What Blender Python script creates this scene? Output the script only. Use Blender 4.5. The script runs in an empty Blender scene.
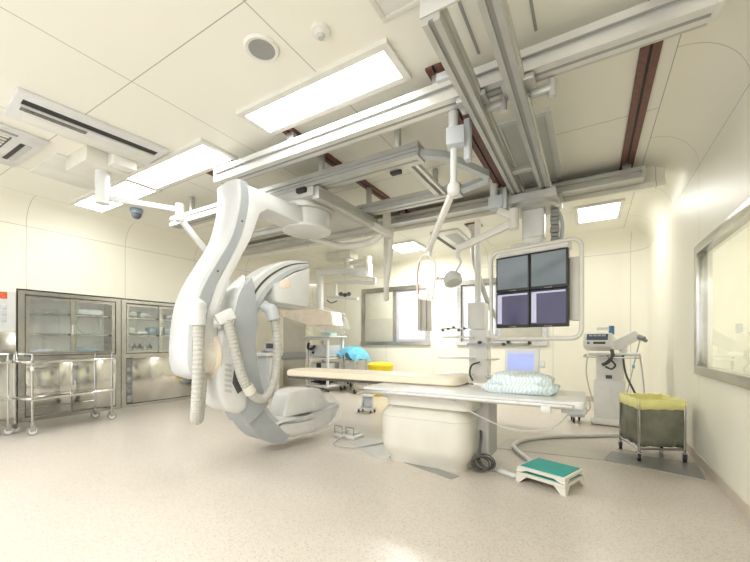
import bpy, bmesh, math, random
from mathutils import Vector, Matrix
random.seed(7)
PI = math.pi
C = bpy.context.scene.collection
# ------------------------------------------------------------------ camera model
FPX, CXP, HOR, CAMH = 362.0, 375.0, 342.0, 1.1
TH = math.atan(215 / FPX); SN, CS = math.sin(TH), math.cos(TH)

def W(x, y, X=None, Y=None, Z=None, D=None):
    """world point on the sight line of a measured image point, at a known X, Y, Z or depth"""
    u = (x - CXP) / FPX; v = (HOR - y) / FPX
    d = (-SN + CS * u, CS + SN * u, v)
    t = X / d[0] if X is not None else Y / d[1] if Y is not None else (Z - CAMH) / d[2] if Z is not None else D
    return Vector((d[0] * t, d[1] * t, CAMH + d[2] * t))

# ------------------------------------------------------------------ materials
def mat(name, col, rough=.5, metal=0., emit=0., var=.04, scale=6., alpha=1., spec=.5, bump=0., bscale=60., trans=0., ecol=None):
    m = bpy.data.materials.new(name); m.use_nodes = True
    nt = m.node_tree; b = nt.nodes['Principled BSDF']
    b.inputs['Roughness'].default_value = rough; b.inputs['Metallic'].default_value = metal
    b.inputs['Specular IOR Level'].default_value = spec
    b.inputs['Alpha'].default_value = alpha
    b.inputs['Transmission Weight'].default_value = trans
    g = nt.nodes.new('ShaderNodeNewGeometry')
    n = nt.nodes.new('ShaderNodeTexNoise'); n.inputs['Scale'].default_value = scale; n.inputs['Detail'].default_value = 4
    nt.links.new(g.outputs['Position'], n.inputs['Vector'])
    r = nt.nodes.new('ShaderNodeValToRGB')
    r.color_ramp.elements[0].color = tuple(max(0, c * (1 - var)) for c in col) + (1,)
    r.color_ramp.elements[1].color = tuple(min(1, c * (1 + var)) for c in col) + (1,)
    r.color_ramp.elements[0].position = .3; r.color_ramp.elements[1].position = .7
    nt.links.new(n.outputs['Fac'], r.inputs['Fac']); nt.links.new(r.outputs['Color'], b.inputs['Base Color'])
    if emit:
        b.inputs['Emission Color'].default_value = tuple(ecol or col) + (1,); b.inputs['Emission Strength'].default_value = emit
    if bump:
        n2 = nt.nodes.new('ShaderNodeTexNoise'); n2.inputs['Scale'].default_value = bscale
        bp = nt.nodes.new('ShaderNodeBump'); bp.inputs['Strength'].default_value = bump; bp.inputs['Distance'].default_value = .01
        nt.links.new(g.outputs['Position'], n2.inputs['Vector']); nt.links.new(n2.outputs['Fac'], bp.inputs['Height'])
        nt.links.new(bp.outputs['Normal'], b.inputs['Normal'])
    return m

def shell_mat(name, col, offx, sx, offy, sy, zline=None, rough=.4, mode='wall', dark=.62):
    """painted metal panels with thin joints"""
    m = mat(name, col, rough, var=.012, scale=.8, spec=.35); nt = m.node_tree; b = nt.nodes['Principled BSDF']
    base = b.inputs['Base Color'].links[0].from_socket
    N = nt.nodes.new; L = nt.links.new
    g = N('ShaderNodeNewGeometry'); s = N('ShaderNodeSeparateXYZ'); L(g.outputs['Position'], s.inputs[0])
    sn = N('ShaderNodeSeparateXYZ'); L(g.outputs['True Normal'], sn.inputs[0])
    def M(op, a, b_=None, c_=None):
        n = N('ShaderNodeMath'); n.operation = op
        for i, q in enumerate((a, b_, c_)):
            if q is None: continue
            if isinstance(q, (int, float)): n.inputs[i].default_value = q
            else: L(q, n.inputs[i])
        return n.outputs[0]
    def line(sock, off, sp, w):
        d = M('PINGPONG', M('SUBTRACT', sock, off), sp / 2.)
        return M('LESS_THAN', d, w)
    lx = line(s.outputs[0], offx, sx, .0035); ly = line(s.outputs[1], offy, sy, .0035)
    if mode == 'wall':
        sel = M('GREATER_THAN', M('ABSOLUTE', sn.outputs[0]), M('ABSOLUTE', sn.outputs[1]))
        f = M('ADD', M('MULTIPLY', ly, sel), M('MULTIPLY', lx, M('SUBTRACT', 1., sel)))
        for zl in zline: f = M('MAXIMUM', f, M('LESS_THAN', M('ABSOLUTE', M('SUBTRACT', s.outputs[2], zl)), .004))
    else:
        f = M('MAXIMUM', lx, ly)
        for sock, op, lim in ((s.outputs[0], 'GREATER_THAN', .493), (s.outputs[0], 'LESS_THAN', -6.343), (s.outputs[1], 'GREATER_THAN', 7.493)): f = M('MAXIMUM', f, M(op, sock, lim))
    f = M('MINIMUM', f, 1.)
    mx = N('ShaderNodeMix'); mx.data_type = 'RGBA'
    L(f, mx.inputs[0]); L(base, mx.inputs[6]); mx.inputs[7].default_value = tuple(c * dark for c in col) + (1,)
    L(mx.outputs[2], b.inputs['Base Color'])
    return m

def floor_mat():
    m = mat('floor vinyl', (.61, .56, .505), .3, var=.03, scale=1.2, spec=.4); nt = m.node_tree; b = nt.nodes['Principled BSDF']
    base = b.inputs['Base Color'].links[0].from_socket
    g = nt.nodes.new('ShaderNodeNewGeometry')
    v = nt.nodes.new('ShaderNodeTexVoronoi'); v.inputs['Scale'].default_value = 130
    nt.links.new(g.outputs['Position'], v.inputs['Vector'])
    r = nt.nodes.new('ShaderNodeValToRGB'); r.color_ramp.interpolation = 'CONSTANT'
    e = r.color_ramp.elements; e[0].color = (.80, .80, .80, 1); e[1].position = .16; e[1].color = (1, 1, 1, 1)
    e2 = e.new(.82); e2.color = (1.08, 1.07, 1.06, 1)
    s = nt.nodes.new('ShaderNodeSeparateColor'); nt.links.new(v.outputs['Color'], s.inputs[0]); nt.links.new(s.outputs[0], r.inputs['Fac'])
    mx = nt.nodes.new('ShaderNodeMix'); mx.data_type = 'RGBA'; mx.blend_type = 'MULTIPLY'; mx.inputs[0].default_value = .8
    nt.links.new(base, mx.inputs[6]); nt.links.new(r.outputs['Color'], mx.inputs[7]); nt.links.new(mx.outputs[2], b.inputs['Base Color'])
    return m

def glass_mat(name, tint=(.9, .95, .95), gl=.12, rough=.02):
    m = bpy.data.materials.new(name); m.use_nodes = True; nt = m.node_tree; nt.nodes.clear(); N = nt.nodes.new
    o = N('ShaderNodeOutputMaterial'); t = N('ShaderNodeBsdfTransparent'); g = N('ShaderNodeBsdfGlossy'); x = N('ShaderNodeMixShader')
    t.inputs[0].default_value = tint + (1,); g.inputs['Roughness'].default_value = rough; g.inputs[0].default_value = (1, 1, 1, 1)
    fr = N('ShaderNodeFresnel'); fr.inputs[0].default_value = 1.45
    ad = N('ShaderNodeMath'); ad.operation = 'ADD'; ad.use_clamp = True; ad.inputs[1].default_value = gl
    ge = N('ShaderNodeNewGeometry'); sb = N('ShaderNodeMath'); sb.operation = 'SUBTRACT'; sb.inputs[0].default_value = 1.
    ml = N('ShaderNodeMath'); ml.operation = 'MULTIPLY'; nt.links.new(ge.outputs['Backfacing'], sb.inputs[1])
    nt.links.new(fr.outputs[0], ad.inputs[0]); nt.links.new(ad.outputs[0], ml.inputs[0]); nt.links.new(sb.outputs[0], ml.inputs[1]); nt.links.new(ml.outputs[0], x.inputs[0])
    nt.links.new(t.outputs[0], x.inputs[1]); nt.links.new(g.outputs[0], x.inputs[2]); nt.links.new(x.outputs[0], o.inputs[0])
    return m

WALL = shell_mat('cream wall panels', (.865, .845, .745), -3.1, 1.24, .60, 1.24, (2.70,), rough=.42)
CEIL = shell_mat('cream ceiling panels', (.85, .835, .75), -2.95, 1.25, 1.40, 1.2, rough=.4, mode='ceil', dark=.5)
FLOOR = floor_mat()
WHITE = mat('white enamel', (.70, .71, .70), .3)
WARM = mat('warm white plastic', (.75, .74, .69), .35)
IVORY = mat('ivory plastic', (.72, .70, .63), .4)
GREYW = mat('pale grey plastic', (.53, .56, .58), .35)
LGREY = mat('light grey plastic', (.55, .55, .53), .4)
MGREY = mat('mid grey', (.33, .33, .32), .45)
DGREY = mat('dark grey', (.10, .10, .10), .45)
BLACK = mat('black rubber', (.025, .025, .025), .5)
STEEL = mat('brushed stainless', (.55, .545, .52), .22, 1., var=.06, scale=14)
STEELP = mat('polished stainless', (.72, .71, .68), .12, 1., var=.04, scale=5)
CHROME = mat('chrome tube', (.50, .50, .49), .14, 1., var=.02)
ALU = mat('aluminium extrusion', (.54, .545, .52), .35, .55, var=.05)
ALUL = mat('bright aluminium extrusion', (.74, .74, .72), .3, .4, var=.04)
BROWN = mat('brown track', (.17, .075, .06), .5, var=.25, scale=30)
LIGHT = mat('light diffuser', (1, 1, .98), .5, emit=7, ecol=(1, 1, .97), var=0)
CREAMF = mat('cream vinyl mattress', (.86, .77, .62), .5, var=.03, bump=.15, bscale=30)
TEAL = mat('teal rubber', (.03, .40, .36), .55, var=.1, scale=60, bump=.6, bscale=260)
BAGG = mat('grey green bag cloth', (.21, .215, .165), .8, var=.2, scale=9, bump=.4, bscale=16)
YEL = mat('yellow plastic liner', (.86, .82, .36), .4, var=.1, bump=.4, bscale=40)
YELB = mat('yellow bin plastic', (.90, .72, .03), .35)
BLUE = mat('blue drape cloth', (.16, .48, .66), .7, var=.2, scale=14, bump=.4, bscale=24)
PEACH = mat('peach housing', (.90, .80, .68), .5)
HOSE = mat('grey ivory hose', (.50, .495, .455), .45)
SCREEN = mat('screen dark grey', (.10, .125, .145), .18, var=.15, scale=2.5, emit=.45, ecol=(.09, .105, .105))
SCREENP = mat('screen violet', (.05, .048, .085), .16, emit=.5, ecol=(.06, .05, .10), var=.2, scale=3)
SCREENL = mat('screen side bar', (.45, .45, .6), .3, emit=.15, ecol=(.75, .75, .95))
SCREENB = mat('blue lit screen', (.28, .34, .62), .3, emit=.22, ecol=(.55, .62, 1.0))
RED = mat('red digits', (.8, .08, .02), .4, emit=.8, ecol=(1, .15, .03))
GLASS = glass_mat('clear glass')
GLASSC = glass_mat('cabinet glass', (.96, .98, .97), .08)
GLASSO = glass_mat('observation glass', (.95, .96, .93), .04, .01)
def film_mat():
    m = bpy.data.materials.new('clear plastic film'); m.use_nodes = True; nt = m.node_tree; nt.nodes.clear(); N = nt.nodes.new; L = nt.links.new
    o = N('ShaderNodeOutputMaterial'); t = N('ShaderNodeBsdfTransparent'); d = N('ShaderNodeBsdfPrincipled'); x = N('ShaderNodeMixShader')
    d.inputs['Base Color'].default_value = (.9, .9, .9, 1); d.inputs['Roughness'].default_value = .2
    g = N('ShaderNodeNewGeometry'); n = N('ShaderNodeTexNoise'); n.inputs['Scale'].default_value = 5; L(g.outputs['Position'], n.inputs['Vector'])
    r = N('ShaderNodeMapRange'); r.inputs[1].default_value = .4; r.inputs[2].default_value = .7; r.inputs[3].default_value = .06; r.inputs[4].default_value = .26
    L(n.outputs['Fac'], r.inputs[0]); L(r.outputs[0], x.inputs[0]); L(t.outputs[0], x.inputs[1]); L(d.outputs[0], x.inputs[2]); L(x.outputs[0], o.inputs[0]); return m
FILM = film_mat()
CFILM = glass_mat('clear floor sheet', (.84, .86, .86), .10, .1)
BROWNB = mat('brown bottle', (.10, .06, .03), .15)
SIDEG = mat('cool grey cover', (.40, .425, .445), .38)
COVERW = mat('cool white cover', (.56, .57, .575), .36)
PLATE = mat('grey floor plate', (.36, .36, .35), .35, .3, var=.08)

def quilt_mat():
    m = mat('quilt cloth', (.70, .80, .84), .8, var=.05, bump=.3, bscale=40); nt = m.node_tree; b = nt.nodes['Principled BSDF']
    base = b.inputs['Base Color'].links[0].from_socket
    g = nt.nodes.new('ShaderNodeNewGeometry'); w = nt.nodes.new('ShaderNodeTexWave'); w.inputs['Scale'].default_value = 11; w.inputs['Distortion'].default_value = 14
    w.inputs['Detail'].default_value = 2
    nt.links.new(g.outputs['Position'], w.inputs['Vector'])
    r = nt.nodes.new('ShaderNodeValToRGB'); r.color_ramp.elements[0].position = .2; r.color_ramp.elements[1].position = .5
    r.color_ramp.elements[0].color = (.84, .87, .86, 1); r.color_ramp.elements[1].color = (.58, .70, .74, 1)
    nt.links.new(w.outputs['Fac'], r.inputs['Fac'])
    mx = nt.nodes.new('ShaderNodeMix'); mx.data_type = 'RGBA'; mx.inputs[0].default_value = .75
    nt.links.new(base, mx.inputs[6]); nt.links.new(r.outputs['Color'], mx.inputs[7]); nt.links.new(mx.outputs[2], b.inputs['Base Color'])
    return m
QUILT = quilt_mat()

# ------------------------------------------------------------------ mesh builder
class MB:
    def __init__(s): s.bm = bmesh.new(); s.k = 0
    def box(s, c, d, rz=0., bev=0., M=None):
        s.k += 1; e = .0005 * (s.k % 8); d = [q + e for q in d]      # no two coincident faces
        r = bmesh.ops.create_cube(s.bm, size=1)
        vs = r['verts']
        T = Matrix.Translation(Vector(c)) @ Matrix.Rotation(rz, 4, 'Z')
        if M is not None: T = Matrix.Translation(Vector(c)) @ M.to_4x4()
        bmesh.ops.transform(s.bm, matrix=T @ Matrix.Diagonal((d[0], d[1], d[2], 1)), verts=vs)
        if bev:
            es = list({e for v in vs for e in v.link_edges})
            bmesh.ops.bevel(s.bm, geom=es, offset=bev, segments=2, affect='EDGES', profile=.5)
        return s
    def bb(s, lo, hi, bev=0.):
        return s.box([(a + b) / 2 for a, b in zip(lo, hi)], [abs(b - a) for a, b in zip(lo, hi)], bev=bev)
    def bar(s, p0, p1, w, h, bev=0., up=(0, 0, 1)):
        p0, p1 = Vector(p0), Vector(p1); d = p1 - p0; x = d.normalized(); u = Vector(up)
        if abs(x.dot(u)) > .98: u = Vector((0, 1, 0))
        y = u.cross(x).normalized(); z = x.cross(y)
        M = Matrix((x, y, z)).transposed()
        return s.box((p0 + p1) / 2, (d.length, w, h), bev=bev, M=M)
    def ring(s, pts): return [s.bm.verts.new(p) for p in pts]
    def loft(s, rings, cap=True, closed=False):
        R = [s.ring(r) for r in rings]; n = len(R[0])
        pairs = list(zip(R, R[1:])) + ([(R[-1], R[0])] if closed else [])
        for a, b in pairs:
            for i in range(n):
                j = (i + 1) % n
                try: s.bm.faces.new((a[i], a[j], b[j], b[i]))
                except ValueError: pass
        if cap and not closed:
            for q in (R[0][::-1], R[-1]):
                try: s.bm.faces.new(q)
                except ValueError: pass
        return s
    def tube(s, pts, r, seg=10, closed=False, smooth=0, rf=None, cap=True):
        P = [Vector(p) for p in pts]
        if smooth: P = spline(P, smooth, closed)
        n = len(P); rings = []; nrm = None
        for i in range(n):
            a = P[i - 1] if (i or closed) else P[0]; b = P[(i + 1) % n] if (i < n - 1 or closed) else P[-1]
            t = (b - a).normalized()
            if nrm is None:
                nrm = t.orthogonal().normalized()
            else:
                nrm = (nrm - t * nrm.dot(t))
                nrm = nrm.normalized() if nrm.length > 1e-6 else t.orthogonal().normalized()
            bi = t.cross(nrm); rr = rf(i / (n - 1), i) if rf else r
            rings.append([P[i] + (nrm * math.cos(k * 2 * PI / seg) + bi * math.sin(k * 2 * PI / seg)) * rr for k in range(seg)])
        return s.loft(rings, cap, closed)
    def cyl(s, p0, p1, r, r2=None, seg=20):
        r2 = r if r2 is None else r2
        return s.tube([p0, p1], r, seg, rf=lambda t, i: r if i == 0 else r2)
    def lathe(s, prof, loc=(0, 0, 0), seg=24, M=None):
        loc = Vector(loc); rings = []
        for r, z in prof:
            ring = []
            for k in range(seg):
                p = Vector((max(r, .0004) * math.cos(2 * PI * k / seg), max(r, .0004) * math.sin(2 * PI * k / seg), z))
                ring.append(loc + (M @ p if M is not None else p))
            rings.append(ring)
        return s.loft(rings)
    def prism(s, poly, vec, bev=0., bseg=2):
        """poly: 3D points of one end, extruded along vec"""
        v = Vector(vec); a = s.ring(poly); b = s.ring([Vector(p) + v for p in poly]); n = len(a); fs = []
        fs.append(s.bm.faces.new(a[::-1])); fs.append(s.bm.faces.new(b))
        for i in range(n): fs.append(s.bm.faces.new((a[i], a[(i + 1) % n], b[(i + 1) % n], b[i])))
        bmesh.ops.recalc_face_normals(s.bm, faces=fs)
        if bev:
            es = list({e for f in (fs[0], fs[1]) for e in f.edges})
            bmesh.ops.bevel(s.bm, geom=es, offset=bev, segments=bseg, affect='EDGES', profile=.5)
        return s
    def rbox(s, c, d, r, rz=0., bev=0., seg=6):
        pts = []; hx, hy = d[0] / 2 - r, d[1] / 2 - r; R = Matrix.Rotation(rz, 3, 'Z'); c = Vector(c)
        for qx, qy, a0 in ((1, 1, 0), (-1, 1, 90), (-1, -1, 180), (1, -1, 270)):
            for k in range(seg + 1):
                a = math.radians(a0 + 90 * k / seg)
                pts.append(c + R @ Vector((qx * hx + r * math.cos(a), qy * hy + r * math.sin(a), -d[2] / 2)))
        return s.prism(pts, (0, 0, d[2]), bev)
    def grid(s, f, nu, nv):
        V = [[s.bm.verts.new(f(i / nu, j / nv)) for j in range(nv + 1)] for i in range(nu + 1)]
        for i in range(nu):
            for j in range(nv): s.bm.faces.new((V[i][j], V[i + 1][j], V[i + 1][j + 1], V[i][j + 1]))
        return s
    def quad(s, *p):
        s.bm.faces.new(s.ring(p)); return s
    def ball(s, c, r, sc=(1, 1, 1), seg=16):
        q = bmesh.ops.create_uvsphere(s.bm, u_segments=seg, v_segments=max(6, seg // 2), radius=r)
        bmesh.ops.transform(s.bm, matrix=Matrix.Translation(Vector(c)) @ Matrix.Diagonal((*sc, 1)), verts=q['verts'])
        return s
    def done(s, name, m, parent=None, label=None, cat=None, group=None, kind=None, ang=35, base=None, flip=True):
        if flip: bmesh.ops.recalc_face_normals(s.bm, faces=s.bm.faces[:])
        me = bpy.data.meshes.new(name)
        if parent is not None: off = root_loc(parent)
        elif kind == 'structure': off = Vector((0, 0, 0))
        else:
            vs = [v.co for v in s.bm.verts]
            off = Vector(base) if base is not None else Vector((sum(v.x for v in vs) / len(vs), sum(v.y for v in vs) / len(vs), min(v.z for v in vs)))
        bmesh.ops.translate(s.bm, vec=-off, verts=s.bm.verts[:])
        s.bm.to_mesh(me); s.bm.free()
        me.materials.append(m)
        for p in me.polygons: p.use_smooth = True
        me.set_sharp_from_angle(angle=math.radians(ang))
        o = bpy.data.objects.new(name, me); C.objects.link(o)
        if parent is not None: o.parent = parent
        else: o.location = off
        props(o, label, cat, group, kind)
        return o

def props(o, label=None, cat=None, group=None, kind=None):
    for k, v in (('label', label), ('category', cat), ('group', group), ('kind', kind)):
        if v: o[k] = v

def root_loc(o):
    l = Vector(o.location)
    while o.parent is not None: o = o.parent; l += Vector(o.location)
    return l

def thing(name, label, cat, loc, group=None):
    o = bpy.data.objects.new(name, None); C.objects.link(o); o.location = loc; o.empty_display_size = .1
    props(o, label, cat, group); return o

def spline(P, n, closed=False):
    out = []; m = len(P); rng = range(m if closed else m - 1)
    for i in rng:
        p0 = P[(i - 1) % m] if (i > 0 or closed) else P[0]; p1 = P[i]; p2 = P[(i + 1) % m]
        p3 = P[(i + 2) % m] if (i + 2 < m or closed) else P[-1]
        for k in range(n):
            t = k / n
            out.append(.5 * ((2 * p1) + (p2 - p0) * t + (2 * p0 - 5 * p1 + 4 * p2 - p3) * t * t + (3 * p1 - p0 - 3 * p2 + p3) * t ** 3))
    if not closed: out.append(P[-1])
    return out

def caster(parent, p, r=.04, wm=BLACK, fm=None, name='caster', hub=None):
    """swivel caster whose wheel touches the floor under p"""
    x, y = p[0], p[1]; top = p[2]
    f = MB(); f.cyl((x, y, r * 1.7), (x, y, top), r * .28, seg=8)
    f.bb((x - r * .5, y - r * .45, r * 1.0), (x - r * .38, y + r * .45, r * 2.1)).bb((x + r * .38, y - r * .45, r * 1.0), (x + r * .5, y + r * .45, r * 2.1))
    f.bb((x - r * .5, y - r * .45, r * 2.05), (x + r * .5, y + r * .45, r * 2.25))
    fo = f.done(name, fm or STEEL, parent)
    w = MB(); w.cyl((x - r * .33, y, r), (x + r * .33, y, r), r, seg=18); w.done('wheel', wm, fo)
    if hub: w = MB(); w.cyl((x - r * .36, y, r), (x + r * .36, y, r), r * .72, seg=18); w.done('hub', hub, fo)
    return fo

XL, XR, YB, H, YF = -6.70, .85, 7.85, 3.05, -1.2
RC = .35
# ------------------------------------------------------------------ room shell
def struct(mb, name, m): return mb.done(name, m, kind='structure', flip=False)
struct(MB().quad((XL - .5, YF, 0), (XR, YF, 0), (XR, YB, 0), (XL - .5, YB, 0)), 'floor', FLOOR)
struct(MB().quad((XL + RC, YF, H), (XL + RC, YB - RC, H), (XR - RC, YB - RC, H), (XR - RC, YF, H)), 'ceiling', CEIL)
ZC = H - RC
def wall_rects(rects, axis, pos):
    b = MB()
    for a0, a1, z0, z1 in rects:
        if axis == 'x': b.quad((pos, a0, z0), (pos, a1, z0), (pos, a1, z1), (pos, a0, z1))
        else: b.quad((a0, pos, z0), (a1, pos, z0), (a1, pos, z1), (a0, pos, z1))
    return b
CY0, CY1, CYM, CZ = 1.74, 4.34, 3.01, 1.83
DY0, DY1 = 6.66, 7.50
struct(wall_rects([(YF, CY0, 0, ZC), (CY0, CY1, CZ, ZC), (CY1, YB, 0, ZC)], 'x', XL), 'wall_left', WALL)
OY0, OY1, OZ0, OZ1 = 1.2, 4.36, .83, 1.95
struct(wall_rects([(OY1, YB - RC, 0, ZC), (OY0, OY1, 0, OZ0), (OY0, OY1, OZ1, ZC), (YF, OY0, 0, ZC)], 'x', XR), 'wall_right', WALL)
W1 = (-5.03, -3.20, 1.06, 2.42); W2 = (-2.52, -.74, 1.06, 2.42)
struct(wall_rects([(XL, W1[0], 0, ZC), (W1[1], W2[0], 0, ZC), (W2[1], XR - RC, 0, ZC), (W1[0], W1[1], 0, W1[2]), (W1[0], W1[1], W1[3], ZC),
                   (W2[0], W2[1], 0, W2[2]), (W2[0], W2[1], W2[3], ZC)], 'y', YB), 'wall_back', WALL)
# rounded corner between back and right wall
b = MB(); b.grid(lambda u, v: Vector((XR - RC + RC * math.sin(u * PI / 2), YB - RC + RC * math.cos(u * PI / 2), v * ZC)), 10, 1); struct(b, 'trim_1', WALL)
# coved ceiling edge (left, back, right) with rounded corner
b = MB(); path = [((XL + RC, YF), (-1, 0)), ((XL + RC, YB - RC), (-1, 0))]
path += [((XL + RC, YB - RC), (-math.cos(k * PI / 20), math.sin(k * PI / 20))) for k in range(1, 11)]
path += [((XR - RC, YB - RC), (math.sin(k * PI / 20), math.cos(k * PI / 20))) for k in range(0, 11)]
path += [((XR - RC, YF), (1, 0))]
def covep(u, v):
    i = min(int(round(u * (len(path) - 1))), len(path) - 1); (px_, py_), (dx, dy) = path[i]
    a = v * PI / 2; return Vector((px_ + dx * RC * math.sin(a), py_ + dy * RC * math.sin(a), ZC + RC * math.cos(a)))
b.grid(covep, len(path) - 1, 12); struct(b, 'trim_2', WALL)
# baseboards
BASE = mat('vinyl baseboard', (.60, .54, .46), .4)
struct(MB().bb((XR - .012, YF, 0), (XR, YB - RC, .085)), 'baseboard_right', BASE)
struct(MB().bb((XL, YB - .012, 0), (XR - RC, YB, .085)), 'baseboard_back', BASE)
b = MB()
for y0, y1 in ((YF, CY0), (CY1, DY0 - .12), (DY1 + .12, YB)): b.bb((XL, y0, 0), (XL + .012, y1, .085))
struct(b, 'baseboard_left', BASE)
# soffit strip behind the rear rail, along the ceiling
struct(MB().bb((XL + .4, 4.94, 2.795), (.70, 5.02, 2.85)).bb((XL + .4, 4.99, 2.84), (.70, 5.02, H)), 'trim_3', WALL)
# recess that holds the cabinets
b = MB(); RX = XL - .42
b.quad((RX, CY0, 0), (RX, CY1, 0), (RX, CY1, CZ), (RX, CY0, CZ)).quad((RX, CY0, 0), (XL, CY0, 0), (XL, CY0, CZ), (RX, CY0, CZ))
b.quad((RX, CY1, 0), (XL, CY1, 0), (XL, CY1, CZ), (RX, CY1, CZ)).quad((RX, CY0, CZ), (XL, CY0, CZ), (XL, CY1, CZ), (RX, CY1, CZ))
struct(b, 'trim_4', WALL)

# ---- back windows: frames, one closed panel, one clear pane
def back_window(name, w, clear_left):
    x0, x1, z0, z1 = w; xm = (x0 + x1) / 2
    root = bpy.data.objects.new(name, None); C.objects.link(root); root.location = (xm, YB, z0); props(root, kind='structure')
    f = MB(); t = .07; y0, y1 = YB - .02, YB + .12
    f.bb((x0 - .02, y0, z0), (x0 + t, y1, z1)).bb((x1 - t, y0, z0), (x1 + .02, y1, z1)).bb((x0 - .02, y0, z1 - t), (x1 + .02, y1, z1 + .03)).bb((x0 - .03, y0 - .02, z0 - .03), (x1 + .03, y1, z0 + .05))
    f.bb((xm - .04, y0 + .02, z0), (xm + .04, y1, z1))
    f.done('window_frame', STEEL, root)
    a, c = ((x0 + t, xm - .04), (xm + .04, x1 - t)) if clear_left else ((xm + .04, x1 - t), (x0 + t, xm - .04))
    s = MB(); tt = .06
    s.bb((a[0], YB + .03, z0 + .05), (a[0] + tt, YB + .07, z1 - t)).bb((a[1] - tt, YB + .03, z0 + .05), (a[1], YB + .07, z1 - t))
    s.bb((a[0], YB + .03, z0 + .05), (a[1], YB + .07, z0 + .05 + tt)).bb((a[0], YB + .03, z1 - t - tt), (a[1], YB + .07, z1 - t))
    so = s.done('window_sash', mat('sash grey violet', (.55, .54, .58), .4), root)
    MB().bb((a[0] + tt, YB + .045, z0 + .11), (a[1] - tt, YB + .051, z1 - t - tt)).done('pane', GLASS, so)
    p = MB().bb((c[0], YB + .01, z0 + .05), (c[1], YB + .05, z1 - t), .004).done('closed_panel', mat('grey green panel', (.60, .59, .50), .35), root, label='closed grey-beige half of the window')
    MB().bb((c[0] - .0, YB + .0, z0 + .05), (c[1], YB + .012, z0 + .62)).done('lower_panel', mat('grey green lower panel', (.52, .51, .44), .35), p)
back_window('window_1', W1, False)
back_window('window_2', W2, True)

# ---- observation window in the right wall
root = bpy.data.objects.new('window_3', None); C.objects.link(root); root.location = (XR, OY1, OZ0); props(root, kind='structure')
f = MB(); t = .075
f.bb((XR - .025, OY1 - t, OZ0 - .02), (XR + .06, OY1 + .02, OZ1 + .02), .004).bb((XR - .025, OY0, OZ0 - .02), (XR + .06, OY1, OZ0 + t * .75), .004)
f.bb((XR - .025, OY0, OZ1 - t * .75), (XR + .06, OY1, OZ1 + .02), .004).bb((XR - .025, OY0, OZ0), (XR + .06, OY0 + t, OZ1))
f.done('window_frame', STEEL, root)
MB().bb((XR + .03, OY0 + t, OZ0 + .05), (XR + .036, OY1 - t, OZ1 - .05)).done('pane', GLASSO, root)
MB().bb((XR + .05, OY0, OZ0 - .02), (XR + .06, OY1, OZ1 + .02)).done('glow_backing', mat('cream blind', (.88, .83, .68), .6, emit=.35, ecol=(1, .93, .75)), root)  # glowing stand-in for the lit control room; its brightness is emission

# ---- grey door on the left wall, far corner
DOORG = mat('grey beige door', (.46, .44, .38), .45)
root = bpy.data.objects.new('door_1', None); C.objects.link(root); root.location = (XL, (DY0 + DY1) / 2, 0); props(root, kind='structure')
MB().bb((XL, DY0, 0), (XL + .04, DY1, 2.10), .004).done('door_leaf', DOORG, root)
MB().bb((XL, DY0 - .12, 0), (XL + .06, DY0, 2.2)).bb((XL, DY1, 0), (XL + .06, DY1 + .1, 2.2)).bb((XL, DY0 - .12, 2.10), (XL + .06, DY1 + .1, 2.22)).done('door_frame', mat('cream frame', (.72, .67, .55), .4), root)
MB().bb((XL + .04, DY0 - .1, .66), (XL + .075, DY1, .84), .008).done('push_bar', mat('grey bumper', (.30, .30, .30), .4), root)

# ------------------------------------------------------------------ ceiling fittings
def ceiling_light(x0, x1, y0, y1, label):
    t = thing('ceiling_light', label, 'ceiling light', ((x0 + x1) / 2, (y0 + y1) / 2, H))
    f = MB(); w = .05; z0 = H - .03
    f.bb((x0 - w, y0 - w, z0), (x0, y1 + w, H)).bb((x1, y0 - w, z0), (x1 + w, y1 + w, H)).bb((x0, y0 - w, z0), (x1, y0, H)).bb((x0, y1, z0), (x1, y1 + w, H))
    f.done('frame', WARM, t)
    MB().bb((x0, y0, H - .022), (x1, y1, H - .006)).done('diffuser', LIGHT, t)
ceiling_light(-2.52, -1.17, 2.08, 2.36, 'long lit ceiling panel light in front of the suspension rail, nearest the speaker')
ceiling_light(-4.68, -3.24, 2.17, 2.50, 'long lit ceiling panel light beside the long air conditioner slot')
ceiling_light(-6.20, -4.76, 2.20, 2.54, 'lit ceiling panel light near the left wall, behind the white boom column')
ceiling_light(-.15, .36, 6.00, 6.72, 'square lit ceiling light at the back right, above the monitors')
ceiling_light(-3.50, -2.92, 6.35, 7.02, 'small lit ceiling light in front of the left back window')

t = thing('ceiling_speaker', 'round white ceiling speaker with grey grille', 'speaker', (-1.87, 1.68, H))
MB().lathe([(.075, H - .012), (.105, H - .018), (.115, H - .004), (.115, H)], (-1.87, 1.68, 0), 32).done('rim', WARM, t)
MB().lathe([(.0, H - .014), (.085, H - .016), (.087, H - .001)], (-1.87, 1.68, 0), 32).done('grille', mat('speaker mesh', (.42, .42, .40), .6, bump=.8, bscale=400), t)
t = thing('smoke_detector', 'small round white smoke detector on the ceiling', 'smoke detector', (-1.446, 1.773, H))
MB().lathe([(.0, H - .035), (.03, H - .035), (.045, H - .022), (.058, H - .02), (.058, H)], (-1.446, 1.773, 0)).done('housing', WARM, t)
MB().lathe([(.0, H - .055), (.02, H - .053), (.028, H - .035)], (-1.446, 1.773, 0)).done('sensor', LGREY, t)
b = MB()
for lo, hi in (((-1.08, 1.45, H - .012), (-1.05, 1.92, H)), ((-1.08, 1.89, H - .012), (-.55, 1.92, H)), ((-.58, 1.45, H - .012), (-.55, 1.92, H)), ((-1.08, 1.45, H - .012), (-.55, 1.48, H))): b.bb(lo, hi, .002)
t = thing('ceiling_hatch', 'square access hatch in the ceiling at the top edge, right of the smoke detector', 'hatch', (-.8, 1.7, H))
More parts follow.
